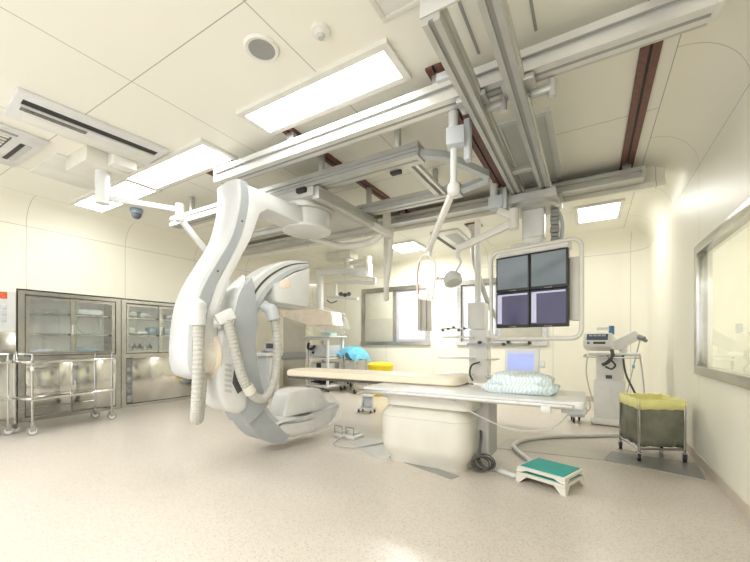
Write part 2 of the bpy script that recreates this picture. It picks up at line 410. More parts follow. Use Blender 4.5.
b.done('hatch_frame', IVORY, t); MB().bb((-1.05, 1.48, H - .005), (-.58, 1.89, H)).done('hatch_panel', WARM, t)
t = thing('ceiling_hatch', 'flat access hatch in the ceiling behind the white boom mounting box', 'hatch', (-5.1, 1.8, H))
MB().bb((-5.5, 1.53, H - .014), (-4.72, 2.1, H), .003).done('hatch_panel', WARM, t)

# long one-way air conditioner
t = thing('air_conditioner', 'long white ceiling air conditioner with one black outlet slot', 'air conditioner', (-4.0, 1.55, H))
x0, x1, y0, y1 = -4.22, -3.70, 1.0, 2.10
t.location = (-3.96, 1.55, H)
MB().bb((x0, y0, H - .035), (x1, y1, H), .008).done('panel', WHITE, t)
MB().bb((-3.885, y0 + .05, H - .038), (-3.80, y1 - .06, H - .033)).done('outlet_slot', BLACK, t)
MB().bb((-3.90, y0 + .05, H - .044), (-3.875, y1 - .06, H - .034)).done('flap', LGREY, t)
MB().bb((-3.99, y0 + .06, H - .040), (-3.93, y0 + .5, H - .034)).done('indicator_strip', CHROME, t)
MB().bb((-4.18, y0 + .1, H - .039), (-4.02, y1 - .12, H - .034), .002).done('intake_panel', WARM, t)
MB().lathe([(.0, -.05), (.035, -.045), (.05, -.034)], (-3.92, y1 - .16, H), 16).done('sensor', mat('yellowish sensor', (.75, .72, .5), .3), t)
t.rotation_euler.z = -.09
# four-way cassette, cut by the left edge
t = thing('air_conditioner', 'square ceiling air conditioner with grille at the left edge', 'air conditioner', (-4.95, .95, H))
MB().bb((-5.45, .45, H - .035), (-4.50, 1.40, H), .008).done('panel', WHITE, t)
g = MB()
for k in range(9): g.bb((-5.26 + k * .072, .68, H - .046), (-5.225 + k * .072, 1.16, H - .036))
g.done('intake_grille', IVORY, t); MB().bb((-5.28, .66, H - .039), (-4.66, 1.18, H - .034)).done('intake', DGREY, t)
MB().bb((-5.25, 1.255, H - .038), (-4.72, 1.29, H - .034)).done('outlet_slot', BLACK, t)
MB().bb((-5.25, 1.295, H - .042), (-4.72, 1.34, H - .035)).done('flap', LGREY, t)
MB().bb((-4.60, .65, H - .038), (-4.555, 1.2, H - .034)).done('outlet_slot', MGREY, t)
# rear cassette
t = thing('air_conditioner', 'ceiling air conditioner with slatted grille near the back wall', 'air conditioner', (-2.2, 6.7, H))
MB().bb((-2.46, 6.05, H - .03), (-1.95, 7.36, H), .006).done('panel', WHITE, t)
MB().bb((-2.44, 6.15, H - .034), (-2.37, 7.30, H - .029)).done('outlet_slot', BLACK, t)
g = MB()
for k in range(18): g.bb((-2.24, 6.25 + k * .055, H - .042), (-2.02, 6.28 + k * .055, H - .03))
g.done('intake_grille', LGREY, t)

# ceiling mounted articulated arm (front left)
t = thing('equipment_boom', 'white ceiling-mounted articulated boom hanging from a mounting box', 'equipment boom', (-4.45, 1.83, H))
MB().bb((-4.76, 1.62, H - .14), (-4.28, 2.0, H), .006).done('mounting_box', IVORY, t)
MB().bb((-4.28, 1.80, H - .13), (-4.15, 2.02, H), .006).done('side_box', WARM, t)
A0 = Vector((-4.46, 1.83, 0)); zA = 2.64
m = MB(); m.cyl((A0.x, A0.y, H - .14), (A0.x, A0.y, zA - .07), .065); m.done('column', WHITE, t)
EL = Vector((-4.12, 2.47, zA))
MB().bar((A0.x, A0.y, zA), EL, .045, .06, .01).done('upper_arm', WHITE, t)
MB().cyl(EL + Vector((0, 0, .07)), EL + Vector((0, 0, -.13)), .045).done('elbow', WHITE, t)
EE = W(226, 276, Y=3.05)
m = MB(); m.bar(EL + Vector((0, 0, -.09)), EE, .05, .065, .012); m.done('spring_arm', WHITE, t)
m = MB(); m.ball(EE, .065); m.cyl(EE, EE + Vector((.02, .03, -.16)), .035); m.done('end_joint', WHITE, t)
# dome camera
DC = (-5.72, 2.78)
t = thing('security_camera', 'blue-grey dome security camera on the ceiling near the left wall', 'security camera', (*DC, H))
MB().lathe([(.0, H - .07), (.07, H - .07), (.085, H - .02), (.085, H)], (*DC, 0)).done('housing', mat('blue grey plastic', (.30, .37, .44), .35), t)
MB().ball((DC[0], DC[1], H - .085), .062).done('dome', mat('dark dome', (.12, .15, .18), .1), t)
# diffuser panel between the bridge beams
t = thing('ceiling_diffuser', 'unlit grey ceiling panel in a pale frame above the bridge beams', 'ceiling panel', (-.47, 4.1, H))
b = MB(); x0, x1, y0, y1 = -.74, -.28, 3.33, 4.86; w = .05
b.bb((x0, y0, H - .025), (x0 + w, y1, H)).bb((x1 - w, y0, H - .025), (x1, y1, H)).bb((x0, y0, H - .025), (x1, y0 + w, H)).bb((x0, y1 - w, H - .025), (x1, y1, H))
b.done('frame', WHITE, t); MB().bb((x0 + w, y0 + w, H - .016), (x1 - w, y1 - w, H - .004)).done('diffuser', mat('grey diffuser', (.60, .62, .58), .4), t)
# narrow slot troughs over the front of the bridge
for x, lab in ((-.645, 'left of two thin grey ceiling slots at the top edge'), (-.29, 'right of two thin grey ceiling slots at the top edge')):
    MB().bb((x - .008, 1.35, H - .006), (x + .008, 2.46, H)).done('ceiling_slot', MGREY, label=lab, cat='ceiling slot')
# brown tracks
for x, y0, y1, lab in ((.345, 2.0, 4.95, 'long brown ceiling track at the right, nearest the observation window'), (-.95, 2.40, 4.70, 'brown ceiling track beside the left bridge beam'),
                       (-2.38, 2.42, 5.0, 'brown ceiling track crossing above the C-arm carriage'), (-3.72, 2.52, 5.0, 'brown ceiling track above the left end of the rails')):
    t = thing('ceiling_track', lab, 'ceiling track', (x, (y0 + y1) / 2, H))
    MB().bb((x - .06, y0, H - .018), (x - .009, y1, H)).bb((x + .009, y0, H - .018), (x + .06, y1, H)).done('flange', BROWN, t)
    MB().bb((x - .009, y0, H - .006), (x + .009, y1, H)).done('slot', BLACK, t)

# ------------------------------------------------------------------ rails for the monitor bridge
def extrusion(x0, x1, yc, z0, z1, w, name, parent, m):
    """long ceiling rail with stepped, grooved profile"""
    h = z1 - z0
    prof = [(-w / 2, 0), (w / 2, 0), (w / 2, h * .28), (w * .36, h * .30), (w * .36, h * .62), (w * .46, h * .64), (w * .46, h), (-w * .46, h), (-w * .46, h * .64), (-w * .36, h * .62), (-w * .36, h * .30), (-w / 2, h * .28)]
    b = MB(); b.prism([Vector((x0, yc + p, z0 + q)) for p, q in prof], (x1 - x0, 0, 0)); return b.done(name, m, parent, ang=20)
t = thing('suspension_rail', 'long bright aluminium ceiling rail in front, above the C-arm top', 'ceiling rail', (-1.5, 2.56, H))
extrusion(-3.42, .55, 2.50, 2.80, 2.95, .12, 'rail', t, ALUL)
MB().bb((-3.45, 2.435, 2.80), (-3.415, 2.565, 2.95), .004).done('end_cap', WARM, t)
MB().bb((.55, 2.435, 2.80), (.58, 2.565, 2.95), .004).done('end_cap', WARM, t)
MB().bb((-3.4, 2.555, 2.80), (.54, 2.585, 2.83), .006).done('lower_flange', ALU, t)
MB().bb((-3.41, 2.437, 2.888), (.54, 2.445, 2.896)).done('groove_shade', MGREY, t); MB().bb((-3.41, 2.495, 2.797), (.54, 2.515, 2.801)).done('groove_shade', MGREY, t)  # dark strips paint groove shade onto the rail
for x in (-3.30, -2.38, -.95, .345): MB().bb((x - .04, 2.47, 2.94), (x + .04, 2.53, H), .004).done('hanger', ALU, t)
t = thing('suspension_rail', 'long aluminium ceiling rail at the rear, in front of the soffit strip', 'ceiling rail', (-1.5, 4.82, H))
extrusion(-6.2, .47, 4.82, 2.84, 2.96, .20, 'rail', t, ALU)
MB().bb((.47, 4.72, 2.84), (.50, 4.92, 2.96), .004).done('end_cap', LGREY, t)
for x in (-3.72, -2.38, -.95, .345): MB().bb((x - .04, 4.79, 2.95), (x + .04, 4.85, H), .004).done('hanger', ALU, t)

# ------------------------------------------------------------------ monitor bridge
t = thing('monitor_bridge', 'pair of long grey ceiling beams running front to back above the monitors', 'ceiling bridge', (-.53, 3.0, 2.8))
def ybeam(x0, x1, y0, y1, z0, z1):
    w = x1 - x0; h = z1 - z0; c = (x0 + x1) / 2
    prof = [(-w / 2, 0), (-w * .15, 0), (-w * .12, h * .12), (w * .12, h * .12), (w * .15, 0), (w / 2, 0), (w / 2, h * .3), (w * .38, h * .34), (w * .38, h * .7), (w / 2, h * .74), (w / 2, h), (-w / 2, h), (-w / 2, h * .74), (-w * .38, h * .7), (-w * .38, h * .34), (-w / 2, h * .3)]
    return MB().prism([Vector((c + p, y0, z0 + q)) for p, q in prof], (0, y1 - y0, 0))
ybeam(-.715, -.625, 1.66, 4.75, 2.66, 2.80).done('beam', ALU, t, ang=20)
ybeam(-.447, -.353, 1.66, 4.75, 2.66, 2.80).done('beam', ALU, t, ang=20)
for x in (-.67, -.40): MB().bb((x - .012, 1.67, 2.672), (x + .012, 4.74, 2.679)).done('slot', MGREY, t)  # dark strip paints shade into the groove under each beam
MB().bb((-.725, 1.652, 2.70), (-.335, 1.665, 2.80), .003).done('end_plate', LGREY, t)
MB().bb((-.64, 3.55, 2.68), (-.44, 3.63, 2.72), .004).done('cross_bar', ALU, t)
MB().bb((-.79, 2.04, 2.655), (-.70, 2.075, 2.70), .008).done('stop', GREYW, t)
for x in (-.70, -.40):
    m = MB(); m.bb((x - .10, 2.44, 2.75), (x + .10, 2.60, 2.79), .01).bb((x + .05, 2.56, 2.71), (x + .20, 2.61, 2.77), .02); m.done('trolley', ALU, t)
    MB().cyl((x + .19, 2.585, 2.68), (x + .19, 2.585, 2.79), .024).done('buffer', LGREY, t)
MB().bb((-.80, 4.70, 2.70), (-.28, 4.90, 2.83), .012).done('rear_trolley', ALU, t)

# ------------------------------------------------------------------ monitor suspension
MC = Vector((-.52, 4.22, 0))
t = thing('monitor_suspension', 'ceiling-hung bank of four dark monitors in a white tube frame', 'monitor bank', (MC.x, MC.y, 2.6))
MB().bb((-.80, 4.02, 2.56), (-.29, 4.44, 2.655), .015).done('carriage', LGREY, t)
MB().lathe([(.0, 2.50), (.22, 2.50), (.245, 2.52), (.245, 2.56), (.0, 2.565)], (MC.x, MC.y, 0), 32).done('turntable', ALU, t)
m = MB(); m.rbox((MC.x, MC.y, 2.36), (.22, .18, .30), .03); m.done('column', WHITE, t)
m = MB(); m.rbox((MC.x, MC.y, 2.16), (.19, .15, .16), .03); m.done('inner_column', WARM, t)
m = MB()
for k in range(11):
    z = 2.52 - k * .042; m.box((MC.x + .20, MC.y + .02 + .012 * (k % 2), z), (.075, .06, .035), rz=.3 * (k % 3 - 1), bev=.008)
m.done('cable_chain', MGREY, t)
m = MB(); m.tube([(MC.x + .2, MC.y + .06, 2.55), (MC.x + .27, MC.y + .08, 2.35), (MC.x + .24, MC.y + .08, 2.1)], .02, smooth=6); m.done('cable', GREYW, t)
# monitor plane: left edge farther than right
PR_, PL_ = W(568, 246, D=3.48), W(496, 256, D=3.98)
ex = Vector((PR_.x - PL_.x, PR_.y - PL_.y, 0)); BW = ex.length; ex.normalize(); ey = Vector((-ex.y, ex.x, 0)); ez = Vector((0, 0, 1))
BC = Vector(((PR_.x + PL_.x) / 2, (PR_.y + PL_.y) / 2, 0)); ZB, ZT = 1.25, 2.015
def MP(a, d, z): return BC + ex * a + ey * d + ez * z     # a along bank, d away from viewer
MR = Matrix((ex, ey, ez)).transposed()
hh = (ZT - ZB) / 2; hw = BW / 2
MB().box(MP(0, .10, 2.065), (BW * .98, .14, .09), bev=.015, M=MR).done('top_housing', WARM, t)
m = MB(); m.box(MP(-.15, .16, 2.13), (.2, .12, .07), bev=.02, M=MR); m.done('speaker_box', WARM, t)
fx0, fx1, fz0, fz1, rr = -hw - .07, hw + .11, 1.135, 2.09, .09
pts = []
for cx_, cz_, a0 in ((fx1 - rr, fz1 - rr, 0), (fx0 + rr, fz1 - rr, 90), (fx0 + rr, fz0 + rr, 180), (fx1 - rr, fz0 + rr, 270)):
    for k in range(7):
        a = math.radians(a0 + 15 * k); pts.append(MP(cx_ + rr * math.cos(a), .03, cz_ + rr * math.sin(a)))
MB().tube(pts, .021, 12, closed=True).done('tube_frame', WARM, t)
MB().box(MP(hw + .035, .13, 1.62), (.10, .10, .62), bev=.01, M=MR).done('side_housing', IVORY, t)
MB().box(MP(0, .11, (ZB + ZT) / 2), (BW * .8, .08, .6), bev=.01, M=MR).done('back_frame', LGREY, t)
BEZ = mat('monitor bezel', (.03, .032, .035), .35)
for i, (ca, cz_) in enumerate(((-.5, .5), (.5, .5), (-.5, -.5), (.5, -.5))):
    c = MP(ca * hw, .03, (ZB + ZT) / 2 + cz_ * hh * 1.0)
    mo = MB().box(c, (hw - .004, .06, hh - .004), bev=.006, M=MR).done('monitor', BEZ, t)
    sw, sh = hw * .90, hh * .86; sc = c + ey * -.0315 + ez * .008
    MB().box(sc, (sw, .004, sh), M=MR).done('screen', SCREEN if cz_ > 0 else SCREENP, mo)
    if cz_ < 0:
        MB().box(sc + ex * (-sw * .42) + ey * -.002 - ez * .005, (sw * .15, .003, sh * .9), M=MR).done('side_bar', SCREENL, mo)
        MB().box(sc + ez * (sh * .46) + ey * -.002, (sw * .98, .003, sh * .05), M=MR).done('top_bar', SCREENL, mo)
    lg = MB()
    for k in range(4): lg.box(c + ey * -.0315 - ez * (hh * .465) + ex * (k - 1.5) * .02, (.008, .003, .005), M=MR)
    lg.done('indicator', GREYW, mo)

# ------------------------------------------------------------------ radiation shield on its pole
t = thing('radiation_shield', 'hanging radiation shield with grey lead strips on a ceiling pole', 'radiation shield', (-.86, 2.62, 2.66))
m = MB(); m.bb((-.80, 2.62, 2.44), (-.755, 2.69, 2.74), .006); m.done('rail_bracket', GREYW, t)
MB().box((-.85, 2.60, 2.60), (.13, .12, .13), rz=.2, bev=.01).done('clamp_box', GREYW, t)
MB().cyl((-.87, 2.60, 2.54), (-.87, 2.60, 2.80), .035).done('sleeve', WHITE, t)
J1 = Vector((-.875, 2.62, 2.24)); J2 = W(429, 249, Y=3.15)
MB().cyl((-.87, 2.61, 2.56), J1, .024).done('pole', WHITE, t)
MB().ball(J1, .05, (1, 1, 1.2)).done('joint', WHITE, t)
MB().bar(J1, J2, .045, .055, .01).done('spring_arm', WARM, t)
m = MB(); m.ball(J2, .035); m.cyl(J2, J2 + Vector((0, 0, -.07)), .022); m.done('swivel', WHITE, t)
def S(x, y): return W(x, y, Y=3.15)
m = MB(); m.tube([S(418, 299), S(417, 275), S(419, 262), S(424, 255), S(430, 257), S(435, 264), S(435, 280), S(432, 300)], .010, 8, smooth=5); m.done('shield_frame', WARM, t)
m = MB(); m.prism([S(419, 262), S(430, 258), S(432, 300), S(419, 299)], (0, .006, 0)); m.done('acrylic_pane', FILM, t)
m = MB(); m.tube([S(418.5, 294), S(417.5, 275), S(419.5, 262)], .008, 6, smooth=3); m.done('seal', mat('red brown seal', (.55, .25, .18), .5), t)
MB().cyl(S(435, 280), S(440, 279.5), .009).ball(S(441, 279.5), .014).done('handle', IVORY, t)
LEADM = mat('grey lead vinyl', (.40, .38, .33), .55, var=.1, bump=.2)
for k in range(5):
    x0 = 417.6 + k * 2.72; o = .012 * (k % 2)
    m = MB(); p = [S(x0, 298.5 + k * .5), S(x0 + 2.9, 299 + k * .5), S(x0 + 2.9, 331), S(x0, 331 - (k == 0))]
    m.prism([q + Vector((0, o, 0)) for q in p], (0, .008, 0)); m.done('lead_strip', LEADM, t)

# ------------------------------------------------------------------ examination lamp
t = thing('exam_lamp', 'white round examination lamp on a ceiling arm left of the monitors', 'lamp', (-.80, 4.0, 2.66))
m = MB(); m.bb((-.79, 3.95, 2.50), (-.75, 4.05, 2.72), .005); m.done('rail_bracket', GREYW, t)
MB().box((-.86, 4.0, 2.585), (.15, .13, .13), bev=.01).done('clamp_box', GREYW, t)
MB().cyl((-.89, 4.0, 2.62), (-.89, 4.0, 2.79), .04).done('sleeve', WHITE, t)
K1 = Vector((-.68, 3.97, 2.42)); K2 = W(458, 249, Y=4.05)
m = MB(); m.bar((-.84, 3.98, 2.50), K1 + Vector((0, 0, -.02)), .07, .07, .012); m.cyl(K1 + Vector((0, 0, .06)), K1 + Vector((0, 0, -.15)), .05); m.done('swing_arm', WARM, t)
m = MB(); m.bar(K1 + Vector((0, 0, -.08)), K2, .06, .075, .014); m.done('spring_arm', WARM, t)
LH = W(452.5, 279, Y=4.05)
m = MB(); m.cyl(K2 + Vector((0, 0, .03)), K2 + Vector((0, 0, -.10)), .022); m.tube([K2 + Vector((0, 0, -.09)), K2 + Vector((.03, .0, -.16)), LH + Vector((.02, 0, .06))], .014, smooth=4); m.done('yoke', WHITE, t)
nrm = Vector((.35, -.35, -.87)).normalized(); q = nrm.to_track_quat('Z', 'Y').to_matrix()
MB().lathe([(.0, -.075), (.06, -.075), (.085, -.05), (.09, -.02), (.105, -.015), (.105, .05), (.095, .055), (.0, .05)], LH, 28, q).done('lamp_head', WHITE, t)
MB().lathe([(.0, .053), (.075, .058), (.08, .05)], LH, 24, q).done('lens', LGREY, t)
MB().cyl(LH, LH + Vector((-.16, -.02, .02)), .01).ball(LH + Vector((-.17, -.02, .02)), .018).done('handle', mat('brass handle', (.6, .45, .25), .3, .6), t)

# ------------------------------------------------------------------ C-arm
Ux = Vector((.14, .99, 0)).normalized(); Vx = Vector((Ux.y, -Ux.x, 0))
ISO = Vector((-2.7544, 3.1298, 0))
def P(u, v, z): return ISO + Ux * u + Vx * v + Vector((0, 0, z))
def CP(x, y, v):
    """measured image point -> (point on the C-arm plane at side offset v)"""
    uu = (x - CXP) / FPX; vv = (HOR - y) / FPX; d = Vector((-SN + CS * uu, CS + SN * uu, vv))
    O = ISO + Vx * v; tt = O.dot(Vx) / d.dot(Vx); p = d * tt; p.z += CAMH; return p
def poly(pts, v): return [P(u, v, z) for u, z in pts]
t = thing('rail_frame', 'aluminium ceiling rail frame that carries the C-arm carriage', 'ceiling rail', (-2.8, 3.4, 2.8))
extrusion(-5.0, -1.27, 2.93, 2.70, 2.83, .16, 'rail', t, ALU)
extrusion(-5.0, -1.20, 3.86, 2.70, 2.81, .15, 'rail', t, ALU)
for y in (2.93, 3.86): MB().bb((-4.99, y - .012, 2.697), (-1.3, y + .012, 2.701)).done('groove_shade', MGREY, t)  # rail undersides get the same painted shade line
MB().bb((-4.99, 2.846, 2.735), (-1.28, 2.852, 2.743)).done('groove_shade', MGREY, t)  # shade line painted on the front rail's near face
MB().tube([(-1.30, 2.93, 2.75), (-1.12, 3.06, 2.75), (-.88, 3.62, 2.75), (-.90, 3.74, 2.75), (-1.22, 3.86, 2.75)], .045, 4).done('end_frame', GREYW, t)
MB().bar((-1.44, 2.96, 2.73), (-1.44, 3.84, 2.73), .05, .04).done('cross_member', ALU, t)
MB().bar((-1.36, 2.96, 2.73), (-1.36, 3.84, 2.73), .02, .04).done('cross_member', ALUL, t)
for x in (-4.6, -3.72, -2.38, -1.5):
    for y in (2.93, 3.86): MB().bb((x - .025, y - .025, 2.81), (x + .025, y + .025, H), .004).done('hanger', ALU, t)
MB().bb((-1.62, 3.0, 2.68), (-1.52, 3.06, 2.72), .004).done('stop', BLACK, t)

t = thing('c_arm', 'large white ceiling-mounted C-arm X-ray machine with curved support arm', 'x-ray machine', (ISO.x, ISO.y, 2.7))
m = MB(); m.bb((-3.06, 2.84, 2.60), (-2.42, 3.98, 2.695), .01); m.done('carriage', LGREY, t)
m = MB(); m.bb((-2.45, 2.86, 2.56), (-2.36, 4.05, 2.69), .008); m.done('carriage_side', ALU, t)
MB().bb((-2.62, 2.80, 2.64), (-2.50, 2.86, 2.69), .01).done('stop', BLACK, t)
MB().lathe([(.0, 2.54), (.29, 2.54), (.30, 2.56), (.30, 2.60), (.0, 2.605)], (ISO.x, ISO.y, 0), 36).done('swivel_ring', ALU, t)
MB().lathe([(.0, 2.335), (.25, 2.335), (.27, 2.345), (.27, 2.375), (.235, 2.385), (.25, 2.54), (.0, 2.545)], (ISO.x, ISO.y, 0), 40).done('swivel_disc', WHITE, t)
# horizontal arm + inner post (white)
inner = [(-.02, 2.54), (-.86, 2.56), (-.83, 2.38), (-.90, 2.08), (-1.02, 1.83), (-1.14, 1.60), (-1.22, 1.35), (-1.27, 1.10), (-1.24, .95), (-1.14, 1.0), (-1.12, 1.20), (-1.09, 1.42), (-1.0, 1.68), (-.90, 1.87), (-.80, 2.06), (-.735, 2.24), (-.70, 2.33), (-.62, 2.39), (-.52, 2.385), (-.26, 2.36), (-.02, 2.36)]
m = MB(); m.prism(poly(inner, -.15), Vx * .30, .02); m.done('support_arm', WHITE, t)
MB().prism(poly([(-.62, 2.57), (-.36, 2.57), (-.36, 2.545), (-.62, 2.545)], -.1), Vx * .2, .006).done('service_cover', WHITE, t)
# outer cover shell (white back, grey side)
def cr(pts, n=4):
    q = spline([Vector((a, b_, 0)) for a, b_ in pts], n); return [(v.x, v.y) for v in q]
b1 = [(-.950, 2.58), (-.952, 2.38), (-1.03, 2.05), (-1.17, 1.79), (-1.29, 1.57), (-1.355, 1.38), (-1.385, 1.15), (-1.39, .95), (-1.36, .83), (-1.29, .79)]
b2 = [(-.845, 2.57), (-.83, 2.38), (-.90, 2.08), (-1.02, 1.83), (-1.14, 1.60), (-1.21, 1.38), (-1.24, 1.15), (-1.24, .98), (-1.24, .88), (-1.26, .80)]
B1, B2 = cr(b1), cr(b2)
m = MB(); rings = []
for (u1, z1), (u2, z2) in zip(B1, B2):
    du = u2 - u1
    sec = [(u2, -.24), (u1 + du * .35, -.24), (u1 + du * .12, -.22), (u1, -.17), (u1 - .015, 0), (u1, .105), (u1 + du * .10, .14), (u1 + du * .3, .155), (u2, .155)]
    rings.append([P(u, v, z1 + (z2 - z1) * (u - u1) / du if abs(du) > 1e-6 else z1) for u, v in sec])
m.loft(rings); m.done('outer_cover', COVERW, t, ang=25)
m = MB(); n = len(B1)
side = [P(u1 + (u2 - u1) * .34, .158, z1 + (z2 - z1) * .34) for (u1, z1), (u2, z2) in zip(B1, B2)] + [P(u2 - .005, .158, z2) for (u1, z1), (u2, z2) in zip(B1, B2)][::-1]
V_ = m.ring(side)
for i in range(n - 1): m.bm.faces.new((V_[i], V_[i + 1], V_[2 * n - 2 - i], V_[2 * n - 1 - i]))
m.done('side_strip', SIDEG, t)
m = MB()
for u, z in ((-.90, 2.2), (-1.13, 1.71), (-1.30, 1.2)): m.cyl(P(u, .155, z), P(u, .163, z), .009, seg=10)
m.done('bolt', DGREY, t)
# pivot between post and C housing
m = MB(); m.cyl(P(-1.27, .02, .98), P(-1.10, .02, .98), .17, seg=32); m.done('pivot', IVORY, t)
m = MB(); m.cyl(P(-1.16, .02, .99), P(-1.13, .02, .99), .205, seg=32); m.done('pivot_ring', PEACH, t)
hp = cr([(-1.12, 1.20), (-1.15, .95), (-1.14, .70), (-1.09, .54), (-1.0, .47), (-.90, .47), (-.86, .56), (-.90, .85), (-.95, 1.1), (-1.0, 1.22), (-1.07, 1.24), (-1.12, 1.20)], 3)[:-1]
m = MB(); m.prism(poly(hp, -.20), Vx * .40, .04, 3); m.done('rotation_housing', WHITE, t)
m = MB(); m.prism(poly([(-1.0, .88), (-.93, .86), (-.90, .68), (-.97, .64), (-1.02, .74)], .201), Vx * .004); m.done('control_recess', DGREY, t)
m = MB()
for k in range(6): m.prism(poly([(-1.09, .92 - k * .045), (-1.03, .905 - k * .045), (-1.03, .88 - k * .045), (-1.09, .895 - k * .045)], .201), Vx * .006)
m.done('control_keys', LGREY, t)
# the C itself
ai = [(-.10, 1.915), (-.295, 1.83), (-.531, 1.666), (-.68, 1.48), (-.755, 1.25), (-.77, 1.05), (-.745, .80), (-.67, .57), (-.531, .36), (-.33, .22)]
ao = [(-.09, 1.978), (-.30, 1.955), (-.46, 1.905), (-.66, 1.785), (-.82, 1.62), (-.93, 1.38), (-.965, 1.08), (-.95, .78), (-.86, .47), (-.66, .19), (-.40, .09)]
ao.pop(6) if len(ao) > len(ai) else None
AI, AO = cr(ai, 6), cr(ao, 6)
def arc_sec(i, o, w, ch=.025):
    d = Vector((o[0] - i[0], o[1] - i[1])); L = d.length; d /= L
    def q(r, v): return P(i[0] + d.x * r, v, i[1] + d.y * r)
    return [q(0, -w + ch), q(0, w - ch), q(ch * .6, w), q(L - ch, w), q(L, w - ch), q(L, -w + ch), q(L - ch, -w), q(ch * .6, -w)]
m = MB(); m.loft([arc_sec(i, o, .135) for i, o in zip(AI, AO)]); arc = m.done('c_arc', WHITE, t, ang=25)
def arc_strip(r0, r1, v0, v1, k0, k1):
    """thin raised strip following the C between radial fractions r0..r1"""
    rg = []
    for i, o in list(zip(AI, AO))[k0:k1]:
        d = (o[0] - i[0], o[1] - i[1])
        f = lambda r, v: P(i[0] + d[0] * r, v, i[1] + d[1] * r)
        rg.append([f(r0, v0), f(r0, v1), f(r1, v1), f(r1, v0)])
    return MB().loft(rg)
NA = len(AI)
arc_strip(.60, .70, .130, .138, 0, 26).done('track_groove', DGREY, arc)
arc_strip(.03, .34, .134, .142, 0, NA).done('side_rail', GREYW, arc)
# grey sliding carriage around the arc
rg = []
for i, o in list(zip(AI, AO))[23:45]:
    d = Vector((o[0] - i[0], o[1] - i[1])); L = d.length; d /= L
    def q(r, v): return P(i[0] + d.x * r, v, i[1] + d.y * r)
    rg.append([q(-.01, .13), q(-.01, .175), q(L * .9, .185), q(L + .05, .16), q(L + .05, -.16), q(L * .9, -.185), q(-.01, -.175), q(-.01, -.13)])
MB().loft(rg).done('arc_carriage', SIDEG, t, ang=30)
# white rounded cap on the back of the carriage
rg = []
for k in range(0, 31):
    s = k / 30; idx = int(23 + s * 18); i, o = AI[idx], AO[idx]; d = Vector((o[0] - i[0], o[1] - i[1])); L = d.length; d /= L
    w = .15 * math.sqrt(max(.02, 1 - (max(0, .35 - s) / .35) ** 2))
    def q(r, v): return P(i[0] + d.x * r, v, i[1] + d.y * r)
    rg.append([q(L + .045, -w), q(L + .075, -w * .85), q(L + .09, 0), q(L + .075, w * .85), q(L + .045, w)])
MB().loft(rg).done('back_cap', WHITE, t, ang=40)
# grey lower section of the arc
rg = []
for i, o in list(zip(AI, AO))[42:]:
    d = Vector((o[0] - i[0], o[1] - i[1])); L = d.length; d /= L
    def q(r, v): return P(i[0] + d.x * r, v, i[1] + d.y * r)
    rg.append([q(L * .25, .13), q(L * .25, .155), q(L + .03, .155), q(L + .03, -.155), q(L * .25, -.155), q(L * .25, -.13)])
MB().loft(rg).done('lower_cover', SIDEG, t, ang=30)
# detector at the top
det = [(-.56, 1.66), (-.55, 1.53), (-.53, 1.49), (-.14, 1.475), (-.115, 1.50), (-.10, 1.90), (-.30, 1.82)]
m = MB(); m.prism(poly(det, -.17), Vx * .34, .015); dt = m.done('detector', WHITE, t)
m = MB(); m.prism(poly([(-.50, 1.70), (-.42, 1.75), (-.36, 1.73), (-.36, 1.66), (-.44, 1.64), (-.50, 1.64)], .168), Vx * .006, .002); m.done('recess', PEACH, dt)
m = MB(); m.prism(poly([(-.52, 1.495), (-.12, 1.48), (-.14, 1.455), (-.50, 1.465)], -.14), Vx * .28, .006); m.done('detector_plate', LGREY, dt)
# tube housing at the bottom
bowl = cr([(-.56, .30), (-.40, .335), (-.15, .30), (.10, .33), (.30, .385), (.38, .36), (.35, .27), (.25, .17), (.05, .11), (-.22, .10), (-.42, .14), (-.56, .30)], 3)[:-1]
m = MB(); m.prism(poly(bowl, -.16), Vx * .32, .05, 3); tb = m.done('tube_housing', WHITE, t)
m = MB(); m.prism(poly(cr([(-.42, .32), (-.38, .50), (-.31, .585), (-.10, .60), (.08, .575), (.17, .46), (.24, .34), (-.42, .32)], 3)[:-1], -.13), Vx * .26, .03, 3); m.done('collimator', WHITE, tb)
m = MB(); m.prism(poly([(-.05, .30), (-.02, .59), (.16, .55), (.30, .44), (.42, .36), (.40, .2), (.2, .12), (-.03, .09)], -.175), Vx * .35, .03); m.done('clear_drape', FILM, tb)
# corrugated hoses
def hose(pts, r, name, n=14, m_=HOSE):
    Q_ = spline([Vector(p) for p in pts], 24); ln = sum((a - b).length for a, b in zip(Q_, Q_[1:])); n = max(6, int(ln / .014 / (len(pts) - 1)))
    PP = spline([Vector(p) for p in pts], n)
    b = MB(); b.tube(PP, r, 14, rf=lambda t_, i: r * (1.0 if i % 2 else .91)); return b.done(name, m_, t, ang=20)
hv = .23
ho = hose([CP(198, 318, hv), CP(198.5, 340, hv), CP(198, 370, hv), CP(196.5, 400, hv), CP(196, 414, hv), CP(197, 419.5, hv - .05), CP(199, 414, hv - .14), CP(202, 380, hv - .16), CP(204, 350, hv - .12)], .044, 'hose', 12)
m = MB(); m.cyl(CP(198, 303, hv), CP(198, 325, hv), .064, .056, 24); m.ball(CP(198, 306, hv), .066, (1, 1, .9)); m.done('hose_clamp', WHITE, t)
m = MB(); m.cyl(CP(198, 310, hv), CP(200, 310, .1), .06); m.done('clamp_mount', WHITE, t)
hose([CP(226, 318, .28), CP(231, 335, .29), CP(237, 360, .29), CP(244, 382, .29), CP(254, 396, .29), CP(264, 398, .28), CP(273, 385, .26), CP(277, 360, .24), CP(277, 335, .23), CP(274, 317, .22)], .043, 'hose', 14)
